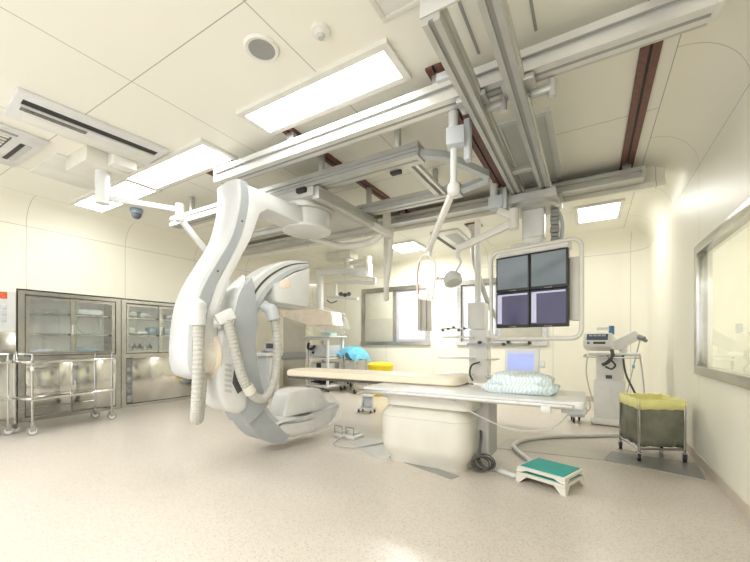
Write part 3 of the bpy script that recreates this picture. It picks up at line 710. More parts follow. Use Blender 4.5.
m = MB(); m.cyl(CP(274, 320, .22), CP(271, 310, .2), .062); m.cyl(CP(271, 311, .2), CP(262, 304, .16), .055, .05); m.ball(CP(271, 310, .2), .064); m.done('hose_clamp', GREYW, t)
m = MB(); m.bar(CP(216, 321, .24), CP(233, 313, .28), .12, .10, .02); m.bar(CP(217, 326, .24), CP(216, 318, .2), .06, .06, .01); m.done('hose_clamp', WHITE, t)
MB().cyl(CP(247, 386, .29), CP(251, 393, .29), .05).done('hose_cuff', IVORY, t)
# cable arm of the carriage
m = MB(); m.bar((-2.40, 3.95, 2.60), (-2.26, 4.25, 2.50), .07, .08, .01); m.done('cable_arm', WARM, t)
hose([(-2.27, 4.23, 2.46), (-2.28, 4.22, 2.2), (-2.33, 4.23, 1.9), (-2.36, 4.27, 1.72), (-2.40, 4.35, 1.72), (-2.46, 4.45, 2.0), (-2.5, 4.52, 2.4), (-2.5, 4.54, 2.66)], .038, 'cable_hose', 10, WARM)
MB().tube([(-2.36, 4.15, 2.52), (-2.55, 4.1, 2.42), (-2.85, 3.9, 2.38), (-3.02, 3.5, 2.42)], .045, 12, smooth=8).done('cable_loop', WARM, t)
# ceiling outlet for the hose
m = MB(); m.bb((-2.62, 4.44, H - .02), (-2.38, 4.64, H), .004); m.done('ceiling_outlet', BROWN, label='brown ceiling plate from which the C-arm cable hose hangs', cat='ceiling plate', base=(-2.5, 4.54, H))
m = MB(); m.cyl((-2.5, 4.54, 2.63), (-2.5, 4.54, H - .02), .06); m.done('hose_drop', WARM, label='pale ceiling stub above the C-arm cable hose', cat='pipe', base=(-2.5, 4.54, H))
# hose in front of the right window
t = thing('cable_hose', 'grey cable hose curving down from a brown ceiling plate behind the lamp arm', 'hose', (-1.66, 6.0, H))
MB().bb((-1.78, 5.88, H - .02), (-1.54, 6.12, H), .004).done('ceiling_plate', BROWN, t)
MB().lathe([(.10, H - .02), (.06, H - .12), (.055, H - .14)], (-1.66, 6.0, 0)).done('collar', LGREY, t)
MB().tube([(-1.66, 6.0, H - .12), (-1.66, 6.0, 2.5), W(480, 280, Y=5.95), W(489, 305, Y=5.9), W(497, 318, Y=5.9), W(505, 325, Y=5.9)], .042, 12, smooth=8).done('hose', LGREY, t)

# ------------------------------------------------------------------ patient table
t = thing('patient_table', 'white patient table on an ivory pedestal with a long cantilevered top', 'examination table', (-1.27, 3.22, 0))
TZ = .685
m = MB(); m.rbox((-.93, 3.17, TZ - .025), (1.80, .68, .05), .05, bev=.012); m.done('table_top', WHITE, t)
m = MB(); m.rbox((-2.1, 3.46, TZ - .012), (2.20, .44, .022), .08); m.done('carbon_plank', DGREY, t)
MB().bb((-1.85, 2.81, TZ - .05), (-.10, 2.83, TZ - .02), .003).done('accessory_rail', STEEL, t)
MB().bb((-.30, 2.79, TZ - .085), (-.235, 2.84, TZ - .035), .008).done('rail_clamp', WHITE, t)
m = MB(); m.rbox((-.10, 3.17, TZ - .07), (.16, .5, .05), .03); m.done('end_bracket', GREYW, t)
m = MB(); m.rbox((-1.22, 3.20, .585), (.80, .60, .105), .08); m.done('upper_stage', IVORY, t)
m = MB(); m.bar((-1.74, 3.2, .635), (-1.45, 3.2, .56), .5, .05, .01); m.done('support_wing', GREYW, t)
def rr(cx, cy, w, d, r, z, seg=6):
    p = []
    for qx, qy, a0 in ((1, 1, 0), (-1, 1, 90), (-1, -1, 180), (1, -1, 270)):
        for k in range(seg + 1):
            a = math.radians(a0 + 90 * k / seg); p.append(Vector((cx + qx * (w / 2 - r) + r * math.cos(a), cy + qy * (d / 2 - r) + r * math.sin(a), z)))
    return p
px_, py_ = -1.275, 3.25
m = MB(); m.loft([rr(px_, py_, .74, .56, .13, .0), rr(px_, py_, .76, .58, .13, .05), rr(px_, py_, .84, .68, .15, .12), rr(px_, py_, .86, .70, .15, .18), rr(px_, py_, .86, .70, .15, .43), rr(px_, py_, .84, .68, .15, .46), rr(px_, py_, .74, .58, .12, .52)])
m.done('pedestal', IVORY, t, ang=28)
MB().loft([rr(px_, py_, .862, .702, .15, .424), rr(px_, py_, .862, .702, .15, .428)]).done('seam', LGREY, t)
MB().loft([rr(px_, py_, .72, .55, .12, .515), rr(px_, py_, .72, .55, .12, .535)]).done('gap_ring', DGREY, t)
MB().rbox((-.83, 3.36, .34), (.16, .34, .52), .03, bev=.01).done('rear_cabinet', LGREY, t)
m = MB()
for k in range(5):
    q0 = Vector((-.79 + .012 * k, 3.06 + .008 * k, .075 + .006 * k)); ra = .066 + .006 * (k % 3)
    m.tube([q0 + Vector((ra * math.cos(j * PI / 8), ra * .5 * math.cos(j * PI / 8 + .6 * k), ra * .9 * math.sin(j * PI / 8))) for j in range(16)], .007, 6, closed=True)
m.tube([(-.84, 3.25, .34), (-.80, 3.12, .28), (-.80, 3.05, .14)], .012, 6, smooth=6)
m.done('cable_bundle', DGREY, t)
MB().tube([(-.95, 2.83, .63), (-.75, 2.86, .52), (-.5, 2.88, .44), (-.25, 2.9, .47), (-.12, 2.95, .60)], .006, 6, smooth=8).done('hanging_cable', LGREY, t)

m = MB()
def mtop(cx, cy, w, d, z, s): return rr(cx, cy, w - s, d - s, .12 - s / 3, z)
mx0, mx1 = -3.23, -1.04
for_ = [(TZ, .03), (TZ + .012, 0), (TZ + .055, 0), (TZ + .075, .03), (TZ + .082, .09)]
m.loft([mtop((mx0 + mx1) / 2, 3.46, mx1 - mx0, .46, z, s) for z, s in for_])
m.done('mattress', CREAMF, label='long thin cream mattress on the patient table', cat='mattress', ang=50)
# folded quilt
def quilt(cx, cy, cz):
    m = MB(); rnd = random.Random(3)
    from mathutils import noise
    layers = [(0.0, .56, .40, .085, .0, .0), (.055, .47, .35, .085, .01, .01)]
    for z, w, d, h, ox, oy in layers:
        rings = []
        for k in range(13):
            a = -PI / 2 + PI * k / 12; s = math.cos(a); zz = cz + z + h / 2 + h / 2 * math.sin(a)
            sc_ = .86 + .14 * s
            ring = []
            for j in range(72):
                th = 2 * PI * j / 72; e = .38
                x = math.copysign(abs(math.cos(th)) ** e, math.cos(th)) * w / 2 * sc_; y = math.copysign(abs(math.sin(th)) ** e, math.sin(th)) * d / 2 * sc_
                nv = noise.noise(Vector((x * 11 + z * 50, y * 11, zz * 16))); nu_ = noise.noise(Vector((x * 22, y * 22 + 9, zz * 30 + z * 9)))
                ring.append(Vector((cx + ox + x * (1 + .10 * nv), cy + oy + y * (1 + .16 * nv + .06 * nu_), zz + (.028 * nv + .012 * nu_ if k > 2 else 0))))
            rings.append(ring)
        for sc2, dz in ((.7, .008), (.35, .014)):
            c = Vector((cx + ox, cy + oy, 0)); last = rings[12]
            rings.append([Vector((c.x + (p.x - c.x) * sc2, c.y + (p.y - c.y) * sc2, p.z + dz + .018 * noise.noise(Vector((p.x * 14 * sc2, p.y * 14, z * 60))))) for i, p in enumerate(last)])
        m.loft(rings)
    return m
quilt(-.50, 3.22, TZ).done('folded_quilt', QUILT, label='folded pale blue striped quilt lying on the patient table', cat='quilt', ang=60, base=(-.50, 3.22, TZ))

MB().rbox((-.70, 3.36, TZ + .02), (.26, .30, .036), .03, bev=.01).done('folded_sheet', mat('white sheet', (.80, .81, .80), .7, bump=.2), label='white folded pad on the patient table, left of the quilt', cat='pad', base=(-.70, 3.36, TZ))

# ------------------------------------------------------------------ stacked step stools
def stool(lab, z0, zt, s):
    c = Vector((-.27, 3.13, 0)); ex_ = Vector((.345, -.125, 0)).normalized(); ey_ = Vector((.125, .345, 0)).normalized()
    def q(a, b_, z): return c + ex_ * a * s + ey_ * b_ * s + Vector((0, 0, z))
    t = thing('step_stool', lab, 'step stool', c + Vector((0, 0, z0)), 'stacked step stools')
    hx, hy = .185, .165
    m = MB()
    m.prism([q(a, b_, zt - .028) for a, b_ in ((-hx, -hy), (hx, -hy), (hx, hy), (-hx, hy))], (0, 0, .026), .004)
    so = m.done('frame_top', IVORY, t)
    MB().prism([q(a, b_, zt - .003) for a, b_ in ((-hx + .018, -hy + .018), (hx - .018, -hy + .018), (hx - .018, hy - .018), (-hx + .018, hy - .018))], (0, 0, .006), .002).done('tread', TEAL, t)
    for sx in (-1, 1):
        for sy in (-1, 1):
            m = MB(); a, b_ = sx * hx, sy * hy; dx, dy = -sx * .05, -sy * .05
            m.loft([[q(a * 1.04, b_ * 1.04, z0), q(a * 1.04 + dx * .7, b_ * 1.04, z0), q(a * 1.04 + dx * .7, b_ * 1.04 + dy * .7, z0), q(a * 1.04, b_ * 1.04 + dy * .7, z0)],
                    [q(a, b_, zt - .026), q(a + dx * 1.6, b_, zt - .026), q(a + dx * 1.6, b_ + dy * 1.6, zt - .026), q(a, b_ + dy * 1.6, zt - .026)]])
            m.done('leg', IVORY, t)
    return t
stool('lower ivory step stool of the nested pair on the floor', 0, .078, 1.0)
stool('upper ivory step stool with a teal tread, nested on another', .082, .125, .98)

# floor hose + plates
m = MB(); m.tube([(-.86, 3.36, .30), (-.80, 3.26, .12), (-.72, 3.2, .03), (-.60, 3.12, .022), (-.50, 3.10, .022), (-.40, 3.3, .022), (-.47, 3.55, .022), (-.64, 3.85, .022), (-.68, 4.05, .022), (-.60, 4.3, .022), (-.35, 4.6, .022), (0.0, 4.85, .022), (.35, 5.1, .022), (.7, 5.3, .022)], .022, 12, smooth=8)
m.done('floor_hose', WHITE, label='white cable hose running across the floor from the table pedestal', cat='hose', base=(-.5, 3.1, 0))
def plate(name, pts, h, m_, lab, cat='floor plate', z=0.0):
    MB().prism([Vector((x, y, z)) for x, y in pts], (0, 0, h)).done(name, m_, label=lab, cat=cat)
plate('floor_cover_plate', [(.12, 3.98), (.79, 3.82), (.83, 4.30), (.20, 4.33)], .006, PLATE, 'dark grey steel floor cover plate under the waste bag trolley')
plate('floor_cover_plate', [(-.85, 3.86), (.11, 3.98), (.19, 4.33), (-.80, 4.33)], .004, mat('pale floor plate', (.52, .50, .46), .3, .2), 'pale grey floor cover plate between pedestal and waste bag trolley')
plate('floor_cover_plate', [(-1.66, 3.04), (-.96, 2.80), (-.92, 2.90), (-1.60, 3.12)], .005, PLATE, 'grey floor cover plate along the front of the pedestal')
plate('floor_cover_plate', [(-2.35, 3.32), (-1.70, 2.93), (-1.62, 3.06), (-1.66, 3.55), (-2.1, 3.75)], .004, mat('pale floor plate', (.56, .56, .55), .3, .2), 'pale grey floor cover plate left of the pedestal')
# foot switch
t = thing('foot_switch', 'grey foot switch with wire guards on the floor below the C-arm', 'foot switch', (-2.42, 3.47, 0))
MB().box((-2.42, 3.46, .022), (.34, .17, .044), rz=-.15, bev=.01).done('base', WARM, t)
for a in (-.08, .08):
    x = -2.42 + a; MB().box((x, 3.45, .055), (.11, .12, .03), rz=-.15, bev=.01).done('pedal', LGREY, t)
    MB().tube([(x - .06, 3.39, .04), (x - .06, 3.39, .13), (x + .06, 3.37, .13), (x + .06, 3.37, .04)], .006, 6).done('guard', STEEL, t)
MB().tube([(-2.40, 3.38, .03), (-2.42, 3.22, .012), (-2.30, 3.08, .012), (-2.1, 3.10, .012), (-1.97, 3.3, .012), (-1.85, 3.55, .012), (-1.72, 3.62, .05)], .008, 6, smooth=8).done('cable', LGREY, t)

# ------------------------------------------------------------------ waste bag trolley
t = thing('waste_trolley', 'wheeled waste trolley with grey-green bag and yellow liner', 'waste trolley', (.505, 4.40, 0))
cA, cB, cC, cD = (.27, 4.50), (.39, 4.12), (.745, 4.29), (.625, 4.67); cs = [cA, cB, cC, cD]
ZT_ = .555
for c in cs:
    m = MB(); m.cyl((*c, .09), (*c, ZT_), .012, seg=10); m.done('post', CHROME, t)
MB().tube([(*c, .115) for c in cs], .011, 8, closed=True).done('lower_frame', CHROME, t)
MB().tube([(*c, ZT_) for c in cs], .011, 8, closed=True).done('top_rim', CHROME, t)
for c in cs: caster(t, (*c, .10), .036)
cc = Vector((.5075, 4.395, 0))
def bagring(s, z, wob, off=0, n=12):
    r = []
    for k in range(4):
        a = Vector((*cs[k], 0)); b_ = Vector((*cs[(k + 1) % 4], 0))
        for j in range(n):
            p = a.lerp(b_, j / n); d = p - cc; q = math.sin(PI * j / n)
            r.append(cc + d * (s + off * q) + Vector((0, 0, z + wob * math.sin(k * 9.1 + j * 1.7))))
    return r
m = MB(); m.loft([bagring(.80, .125, .004), bagring(.95, .135, .006, .04), bagring(1.02, .20, 0, .08), bagring(.985, .34, 0, .06), bagring(.96, .50, 0, .0), bagring(.97, .555, 0, 0)], cap=False)
m.bm.faces.new([v for v in m.bm.verts][:48][::-1]); m.done('bag', BAGG, t, ang=60)
m = MB(); m.loft([bagring(.99, .475, .004), bagring(1.045, .485, .004, .02), bagring(1.06, .545, .003, .01), bagring(1.03, .572, .004), bagring(.95, .57, .005), bagring(.90, .50, .008, -.05), bagring(.84, .36, .01, -.05)], cap=False)
m.done('liner', YEL, t, ang=60)

VWHITE = mat('bright white enamel', (.86, .86, .84), .35)
# ------------------------------------------------------------------ ventilator trolley on the right
t = thing('ventilator', 'white ventilator trolley with tilted control screen by the right corner', 'ventilator', (.22, 5.82, 0))
VB = Vector((.25, 5.85, 0)); va = -.12
RV = Matrix.Rotation(va, 3, 'Z')
def V(x, y, z): return VB + RV @ Vector((x, y, 0)) + Vector((0, 0, z))
def vbox(c, d, name, m_, bev=.01, parent=None, rx=0., rz=0.):
    return MB().box(V(*c), d, bev=bev, M=Matrix.Rotation(va + rz, 3, 'Z') @ Matrix.Rotation(rx, 3, 'X')).done(name, m_, parent or t)
vbox((0, 0, .05), (.44, .46, .09), 'base', VWHITE, .02)
vbox((-.02, .02, .34), (.34, .38, .50), 'lower_cabinet', VWHITE, .012)
vbox((-.09, -.172, .36), (.19, .01, .42), 'front_door', VWHITE, .004)
vbox((-.02, .05, .74), (.30, .32, .34), 'upper_cabinet', VWHITE, .012)
vbox((-.02, -.115, .635), (.07, .006, .045), 'vent_mark', DGREY, 0)
vbox((.03, .0, .935), (.56, .42, .035), 'table_top', VWHITE, .012)
MB().tube([V(-.27, -.2, .93), V(-.28, -.23, .9), V(.0, -.25, .9), V(.30, -.23, .9), V(.31, -.18, .93)], .01, 8, smooth=4).done('handrail', STEEL, t)
md = vbox((-.14, -.06, 1.10), (.34, .20, .20), 'display_unit', VWHITE, .02, rx=-.35, rz=-.12)
def tilted(c, d, name, m_, off):
    M_ = Matrix.Rotation(va - .12, 3, 'Z') @ Matrix.Rotation(-.35, 3, 'X')
    return MB().box(V(-.14, -.06, 1.10) + M_ @ Vector((c[0], -.102 - off, c[1])), d, M=M_).done(name, m_, md)
tilted((0, .035), (.25, .004, .085), 'screen', mat('blue grey screen', (.16, .20, .26), .2), 0)
b_ = MB(); M_ = Matrix.Rotation(va - .12, 3, 'Z') @ Matrix.Rotation(-.35, 3, 'X')
for k in range(4): b_.box(V(-.14, -.06, 1.10) + M_ @ Vector((-.08 + k * .052, -.107, .055)), (.04, .003, .022), M=M_)
b_.done('read_outs', GREYW, md)
tilted((.03, -.05), (.14, .004, .03), 'key_pad', DGREY, 0)
tilted((-.10, -.05), (.03, .006, .03), 'dial', mat('blue dial', (.15, .25, .5), .4), 0)
m = MB(); m.box(V(.16, .05, 1.12), (.32, .16, .13), bev=.02, M=Matrix.Rotation(va, 3, 'Z') @ Matrix.Rotation(-.55, 3, 'Y')); m.done('gas_module', VWHITE, t)
m = MB(); m.cyl(V(.13, .05, .95), V(.13, .05, 1.1), .045); m.done('module_stand', VWHITE, t)
m = MB(); m.cyl(V(.30, .0, 1.16), V(.36, -.03, 1.14), .04, .03); m.ball(V(.37, -.03, 1.12), .025); m.done('valve', MGREY, t)
MB().bar(V(-.17, .02, 1.28), V(-.02, 0, 1.28), .04, .05, .01).done('sensor_arm', VWHITE, t)
MB().box(V(.0, .0, 1.26), (.06, .04, .12), rz=.5, bev=.01).done('blue_clip', mat('blue plastic', (.12, .25, .45), .4), t, label='blue clip')
m = MB(); m.tube([V(.02, -.22, 1.0), V(.03, -.24, .92), V(-.02, -.26, .84), V(-.08, -.25, .80)], .022, 8, smooth=5); m.tube([V(-.03, -.24, .92), V(.02, -.26, .86), V(.06, -.25, .80), V(.02, -.25, .75), V(-.05, -.25, .78)], .012, 8, smooth=4); m.done('breathing_tube', DGREY, t)
m = MB(); m.tube([V(.14, -.22, .93), V(.17, -.24, .7), V(.25, -.26, .5), V(.33, -.28, .3), V(.34, -.2, .1)], .012, 8, smooth=6); m.done('black_cable', DGREY, t)
m = MB(); m.tube([V(.31, -.1, .95), V(.34, -.15, .7), V(.36, -.2, .45), V(.35, -.2, .2)], .008, 8, smooth=6); m.done('grey_cable', LGREY, t)
m = MB(); m.tube([V(-.26, -.2, .9), V(-.27, -.22, .7), V(-.24, -.22, .5), V(-.2, -.15, .3)], .007, 8, smooth=6); m.done('grey_cable', LGREY, t)
for x in (-.2, .2):
    for y in (-.2, .2): caster(t, V(x, y, .06), .03)
# thin drip stand leaning beside it
t = thing('drip_stand', 'thin leaning drip pole with pale blue fittings behind the waste trolley', 'drip stand', (.5, 5.7, 0))
p0, p1 = W(627, 393, Y=6.4), W(640, 340, Y=6.4)
pb = p0 + (p0 - p1) * ((p0.z - .02) / (p1.z - p0.z))
m = MB(); m.cyl(pb, p1, .008, seg=8); m.done('pole', STEEL, t)
m = MB(); m.cyl(p1, p1 + Vector((.0, 0, .05)), .03, .036); m.done('cup', mat('pale clear plastic', (.75, .82, .84), .3), t)
m = MB(); pm = p0.lerp(p1, .5); m.box(pm, (.035, .03, .05), bev=.006); m.done('clip', mat('pale blue plastic', (.20, .50, .66), .4), t)
m = MB()
for k in range(5):
    a = k * 2 * PI / 5; m.bar(pb + Vector((0, 0, .01)), Vector((pb.x + .16 * math.cos(a), pb.y + .16 * math.sin(a), .012)), .02, .02)
m.done('base', STEEL, t)
# small white pump unit on the floor at the table's far end
t = thing('suction_unit', 'small white wheeled unit on the floor left of the ventilator', 'suction unit', (-.16, 5.72, 0))
MB().rbox((-.16, 5.72, .19), (.16, .18, .16), .04, bev=.02).done('body', WHITE, t)
MB().rbox((-.16, 5.72, .10), (.20, .22, .03), .04).done('base', GREYW, t)
caster(t, (-.19, 5.66, .10), .034); caster(t, (-.13, 5.80, .10), .034); caster(t, (-.22, 5.80, .10), .034)
MB().tube([(-.1, 5.7, .27), (-.03, 5.7, .33), (.0, 5.7, .22), (-.05, 5.69, .13)], .01, 8, smooth=5).done('hose', IVORY, t)

# ------------------------------------------------------------------ ceiling supply column with shelves behind the table
t = thing('supply_column', 'white ceiling supply column with shelves and gas outlets behind the table', 'supply column', (-1.36, 5.25, H))
cx_, cy_ = -1.39, 5.25
MB().cyl((cx_, cy_, 1.62), (cx_, cy_, H), .045).done('ceiling_pipe', VWHITE, t)
MB().bb((cx_ - .12, cy_ - .13, 1.28), (cx_ + .12, cy_ + .13, 1.66), .015).done('head', VWHITE, t)
MB().bb((cx_ - .10, cy_ - .11, .52), (cx_ + .16, cy_ + .11, 1.27), .01).done('column', VWHITE, t)
for z, w in ((1.16, .40), (.86, .46), (.62, .46)):
    s = MB().bb((cx_ - .07 - w, cy_ - .22, z), (cx_ - .02, cy_ + .18, z + .022), .006).done('shelf', VWHITE, t)
    MB().bb((cx_ + .14, cy_ - .16, z - .015), (cx_ + .28, cy_ + .12, z + .005), .004).done('side_shelf', IVORY, t)
m = MB()
for k in range(5): m.cyl((cx_ - .45 + .08 * k, cy_ - .24, 1.27 + .02 * (k % 3)), (cx_ - .45 + .08 * k, cy_ - .20, 1.27 + .02 * (k % 3)), .018, seg=10)
m.done('gas_outlet', DGREY, t); MB().bb((cx_ - .52, cy_ - .20, 1.285), (cx_ - .06, cy_ - .17, 1.30)).done('outlet_rail', STEEL, t)
MB().bb((cx_ - .1, cy_ - .21, 1.055), (cx_ + .72, cy_ - .17, 1.085), .004).done('equipment_rail', GREYW, t)
m = MB()
for a in (.08, .40, .46, .72): m.cyl((cx_ + a, cy_ - .25, 1.08 + .02 * math.sin(a * 30)), (cx_ + a, cy_ - .17, 1.08 + .02 * math.sin(a * 30)), .022, seg=10)
m.done('rail_knob', DGREY, t)
MB().tube([(cx_ - .02, cy_ - .2, .56), (cx_ - .05, cy_ - .24, .66), (cx_ - .02, cy_ - .24, .78), (cx_ + .08, cy_ - .2, .82)], .012, 8, smooth=5).done('tube', DGREY, t)
# laptop-like console monitor on the far side of the table
t = thing('console_monitor', 'white flat console monitor with bluish screen at the back edge of the table', 'monitor', (-.56, 3.74, .66))
M_ = Matrix.Rotation(-.0, 3, 'Z') @ Matrix.Rotation(-.15, 3, 'X'); c0 = W(522, 361, Y=3.74)
mo = MB().box(c0, (.31, .035, .25), bev=.012, M=M_).done('housing', WHITE, t)
MB().box(c0 + M_ @ Vector((-.012, -.019, .0)), (.24, .004, .185), M=M_).done('screen', SCREENB, t)
MB().box(c0 + M_ @ Vector((-.012, -.0215, .08)), (.24, .003, .025), M=M_).done('tool_bar', SCREENL, t)
MB().box(c0 + M_ @ Vector((.18, 0, -.03)), (.05, .035, .06), bev=.01, M=M_).done('side_knob', WHITE, t)
m = MB(); m.bar((c0.x, c0.y + .03, c0.z), (c0.x, c0.y + .05, .66), .05, .03, .006); m.bar((c0.x, c0.y + .06, .66), (c0.x, 3.50, .655), .08, .02, .004); m.done('bracket', WHITE, t)
# ------------------------------------------------------------------ far left: pendant, bagged monitor, trolley etc.
t = thing('equipment_pendant', 'white ceiling equipment pendant with double arms in the far left corner', 'ceiling pendant', (-4.5, 6.45, H))
MB().bb((-5.0, 6.3, H - .16), (-4.35, 6.6, H), .01).done('ceiling_mount', IVORY, t)
MB().cyl((-4.5, 6.45, 2.66), (-4.5, 6.45, H - .14), .10).done('mount_column', WARM, t)
m = MB(); m.bar((-4.5, 6.45, 2.78), (-3.95, 6.35, 2.79), .12, .10, .03); m.cyl((-3.95, 6.35, 2.66), (-3.95, 6.35, 2.86), .085); m.done('upper_arm', WARM, t)
m = MB(); m.bar((-5.26, 6.3, 2.66), (-3.86, 6.33, 2.55), .15, .14, .03); m.cyl((-3.93, 6.34, 2.45), (-3.93, 6.34, 2.7), .085); m.done('lower_arm', WHITE, t)
m = MB(); m.bar(W(342, 274, Y=6.2), W(375, 279, Y=6.2), .06, .05, .01); m.bar(W(375, 278, Y=6.2), W(374, 284, Y=6.2), .06, .06, .01); m.bar(W(374, 283, Y=6.2), W(336, 282, Y=6.25), .08, .07, .02); m.done('instrument_arm', WHITE, t)
MB().cyl(W(336, 281, Y=6.25), W(336, 298, Y=6.25), .03).done('drop_tube', WHITE, t)
MB().bar(W(327, 297, Y=6.25), W(358, 299, Y=6.2), .05, .06, .01).done('instrument_rail', WHITE, t)
m = MB()
for k, x in enumerate((341, 345, 349)): m.ball(W(x, 294 + (k % 2), Y=6.2), .05, (1, 1, .9), 10)
m.done('instrument', DGREY, t)
m = MB(); m.tube([W(327, 300, Y=6.2), W(331, 303, Y=6.2), W(337, 301, Y=6.2)], .012, 6, smooth=4); m.done('cable', DGREY, t)
m = MB(); m.cyl((-5.16, 6.3, 1.72), (-5.16, 6.3, 2.66), .075); m.done('drop_column', WHITE, t)

t = thing('draped_monitor', 'peach-coloured monitor unit wrapped in clear plastic below the pendant column', 'monitor', (-5.3, 6.3, 1.72))
prof = [W(281, 310, Y=6.15), W(304, 307, Y=6.15), W(331, 312, Y=6.15), W(333, 325, Y=6.15), W(309, 326, Y=6.15), W(283, 317, Y=6.15)]
MB().prism(prof, (.05, .32, 0), .03).done('housing', PEACH, t)
m = MB(); m.bar((-5.16, 6.3, 1.5), (-5.16, 6.3, 1.74), .2, .2, .02); m.done('mount', WHITE, t)
film = [W(x, y, Y=6.08) for x, y in ((279, 309), (300, 304), (308, 303), (318, 308), (326, 311), (333, 317), (336, 328), (334, 334), (322, 332), (308, 331), (292, 322), (279, 316))]
MB().prism(film, (.06, .46, 0), .02).done('plastic_wrap', FILM, t)

t = thing('equipment_trolley', 'white equipment trolley with stacked units in the far left corner', 'trolley', (-5.22, 6.55, 0))
rz = -.12; RT = Matrix.Rotation(rz, 3, 'Z'); TB = Vector((-5.22, 6.55, 0))
def TP(x, y, z): return TB + RT @ Vector((x, y, 0)) + Vector((0, 0, z))
def tbox(c, d, name, m_, bev=.006, parent=None): return MB().box(TP(*c), d, rz=rz, bev=bev).done(name, m_, parent or t)
for x in (-.32, .32):
    for y in (-.24, .24): tbox((x, y, .65), (.05, .05, 1.14), 'post', WHITE)
tbox((0, 0, .12), (.72, .56, .05), 'base', WHITE, .015); tbox((0, 0, .74), (.66, .52, .03), 'shelf', WHITE); tbox((0, 0, .42), (.66, .52, .03), 'shelf', WHITE)
tbox((0, 0, 1.22), (.84, .56, .035), 'top', WHITE, .01); tbox((0, -.29, 1.17), (.7, .03, .05), 'front_rail', LGREY)
u = tbox((0.02, -.02, .90), (.54, .46, .26), 'video_unit', GREYW, .01)
tbox((.02, -.255, .97), (.5, .01, .06), 'panel', LGREY, .002, u); tbox((-.12, -.265, .86), (.05, .03, .05), 'connector', BLACK, .01, u)
m = MB(); m.tube([TP(-.26, -.26, 1.08), TP(-.24, -.30, .96), TP(-.1, -.32, .95), TP(-.02, -.3, 1.02)], .028, 8, smooth=6); m.done('black_cable', BLACK, t)
u = tbox((0.0, 0, .54), (.5, .42, .20), 'light_source', LGREY, .01); m = MB(); m.box(TP(.02, -.22, .56), (.14, .02, .14), rz=rz, bev=.01); m.done('socket', BLACK, u)
m = MB(); rnd = random.Random(5)
for k in range(7):
    m.tube([TP(-.24 + rnd.uniform(0, .48), -.22 + rnd.uniform(0, .3), .16 + rnd.uniform(0, .16)) for _ in range(6)], .018, 6, smooth=5)
m.done('cable_bundle', BLACK, t)
for x in (-.3, .3):
    for y in (-.22, .22): caster(t, TP(x, y, .11), .045)
tbox((.1, .02, 1.275), (.3, .2, .07), 'small_unit', mat('pale teal unit', (.5, .68, .66), .4), .01)

t = thing('instrument_stand', 'wheeled instrument stand heaped with a blue drape below the left window', 'instrument stand', (-4.35, 6.45, 0))
ip = [W(345, 389, Z=.0), W(355, 394, Z=.0), W(366, 391, Z=.0), W(351, 386.5, Z=0)]
for q_ in ip:
    MB().cyl((q_.x, q_.y, .08), (q_.x, q_.y, .70), .014, seg=8).done('leg', STEEL, t); caster(t, (q_.x, q_.y, .10), .05)
MB().prism([Vector((q_.x, q_.y, .68)) for q_ in ip], (0, 0, .025)).done('tray', STEEL, t)
MB().prism([Vector((q_.x, q_.y, .20)) for q_ in ip], (0, 0, .02)).done('lower_shelf', STEEL, t)
ic = sum(ip, Vector()) / 4
m = MB(); m.box((ic.x, ic.y - .1, .52), (.34, .02, .22), rz=.1, bev=.005); m.done('side_panel', WHITE, t)
m = MB()
def drape(u, v):
    a = 2 * PI * u; r = v
    x = ic.x - .02 + .36 * r * math.cos(a) * (1 + .14 * math.sin(5 * a)); y = ic.y + .38 * r * math.sin(a) * (1 + .1 * math.sin(7 * a))
    z = .99 - .30 * max(0, r - .35) ** 1.3 * (1.1 + .25 * math.sin(6 * a)) - .02 * math.sin(9 * a + 4 * r) * r - (.10 if math.cos(a) > .3 and r > .9 else 0)
    return Vector((x, y, z))
m.grid(drape, 48, 10); bmesh.ops.remove_doubles(m.bm, verts=m.bm.verts[:], dist=.0005)
m.done('blue_drape', BLUE, label='crumpled blue drape heaped on the instrument stand', cat='drape', ang=70, base=(ic.x, ic.y, .72))
t['label'] = 'wheeled steel instrument stand under the blue drape'
MB().rbox((ic.x, ic.y, .81), (.34, .30, .20), .06, bev=.05).done('covered_box', BLUE, label='blue-wrapped pack under the blue drape', cat='pack')

t = thing('infusion_stand', 'slim infusion pole with white top hook beside the left window', 'infusion stand', (-4.85, 6.95, 0))
iy = 7.45; ix = W(342, 330, Y=7.45).x
MB().cyl((ix, iy, .06), (ix, iy, 1.78), .014, seg=8).done('pole', STEEL, t)
MB().cyl((ix, iy, 1.58), (ix, iy, 1.72), .035).done('clamp', BLACK, t)
m = MB(); m.box((ix, iy, 1.80), (.16, .08, .07), bev=.02); m.done('hook_head', WHITE, t)
MB().bb((ix - .08, iy - .02, 1.33), (ix + .08, iy + .02, 1.37), .005).done('cross_bar', WHITE, t)
for k in range(5):
    a = k * 2 * PI / 5 + .3; e = Vector((ix + .26 * math.cos(a), iy + .26 * math.sin(a), .09)); MB().bar((ix, iy, .10), e, .03, .025).done('foot', STEEL, t); caster(t, e, .035)

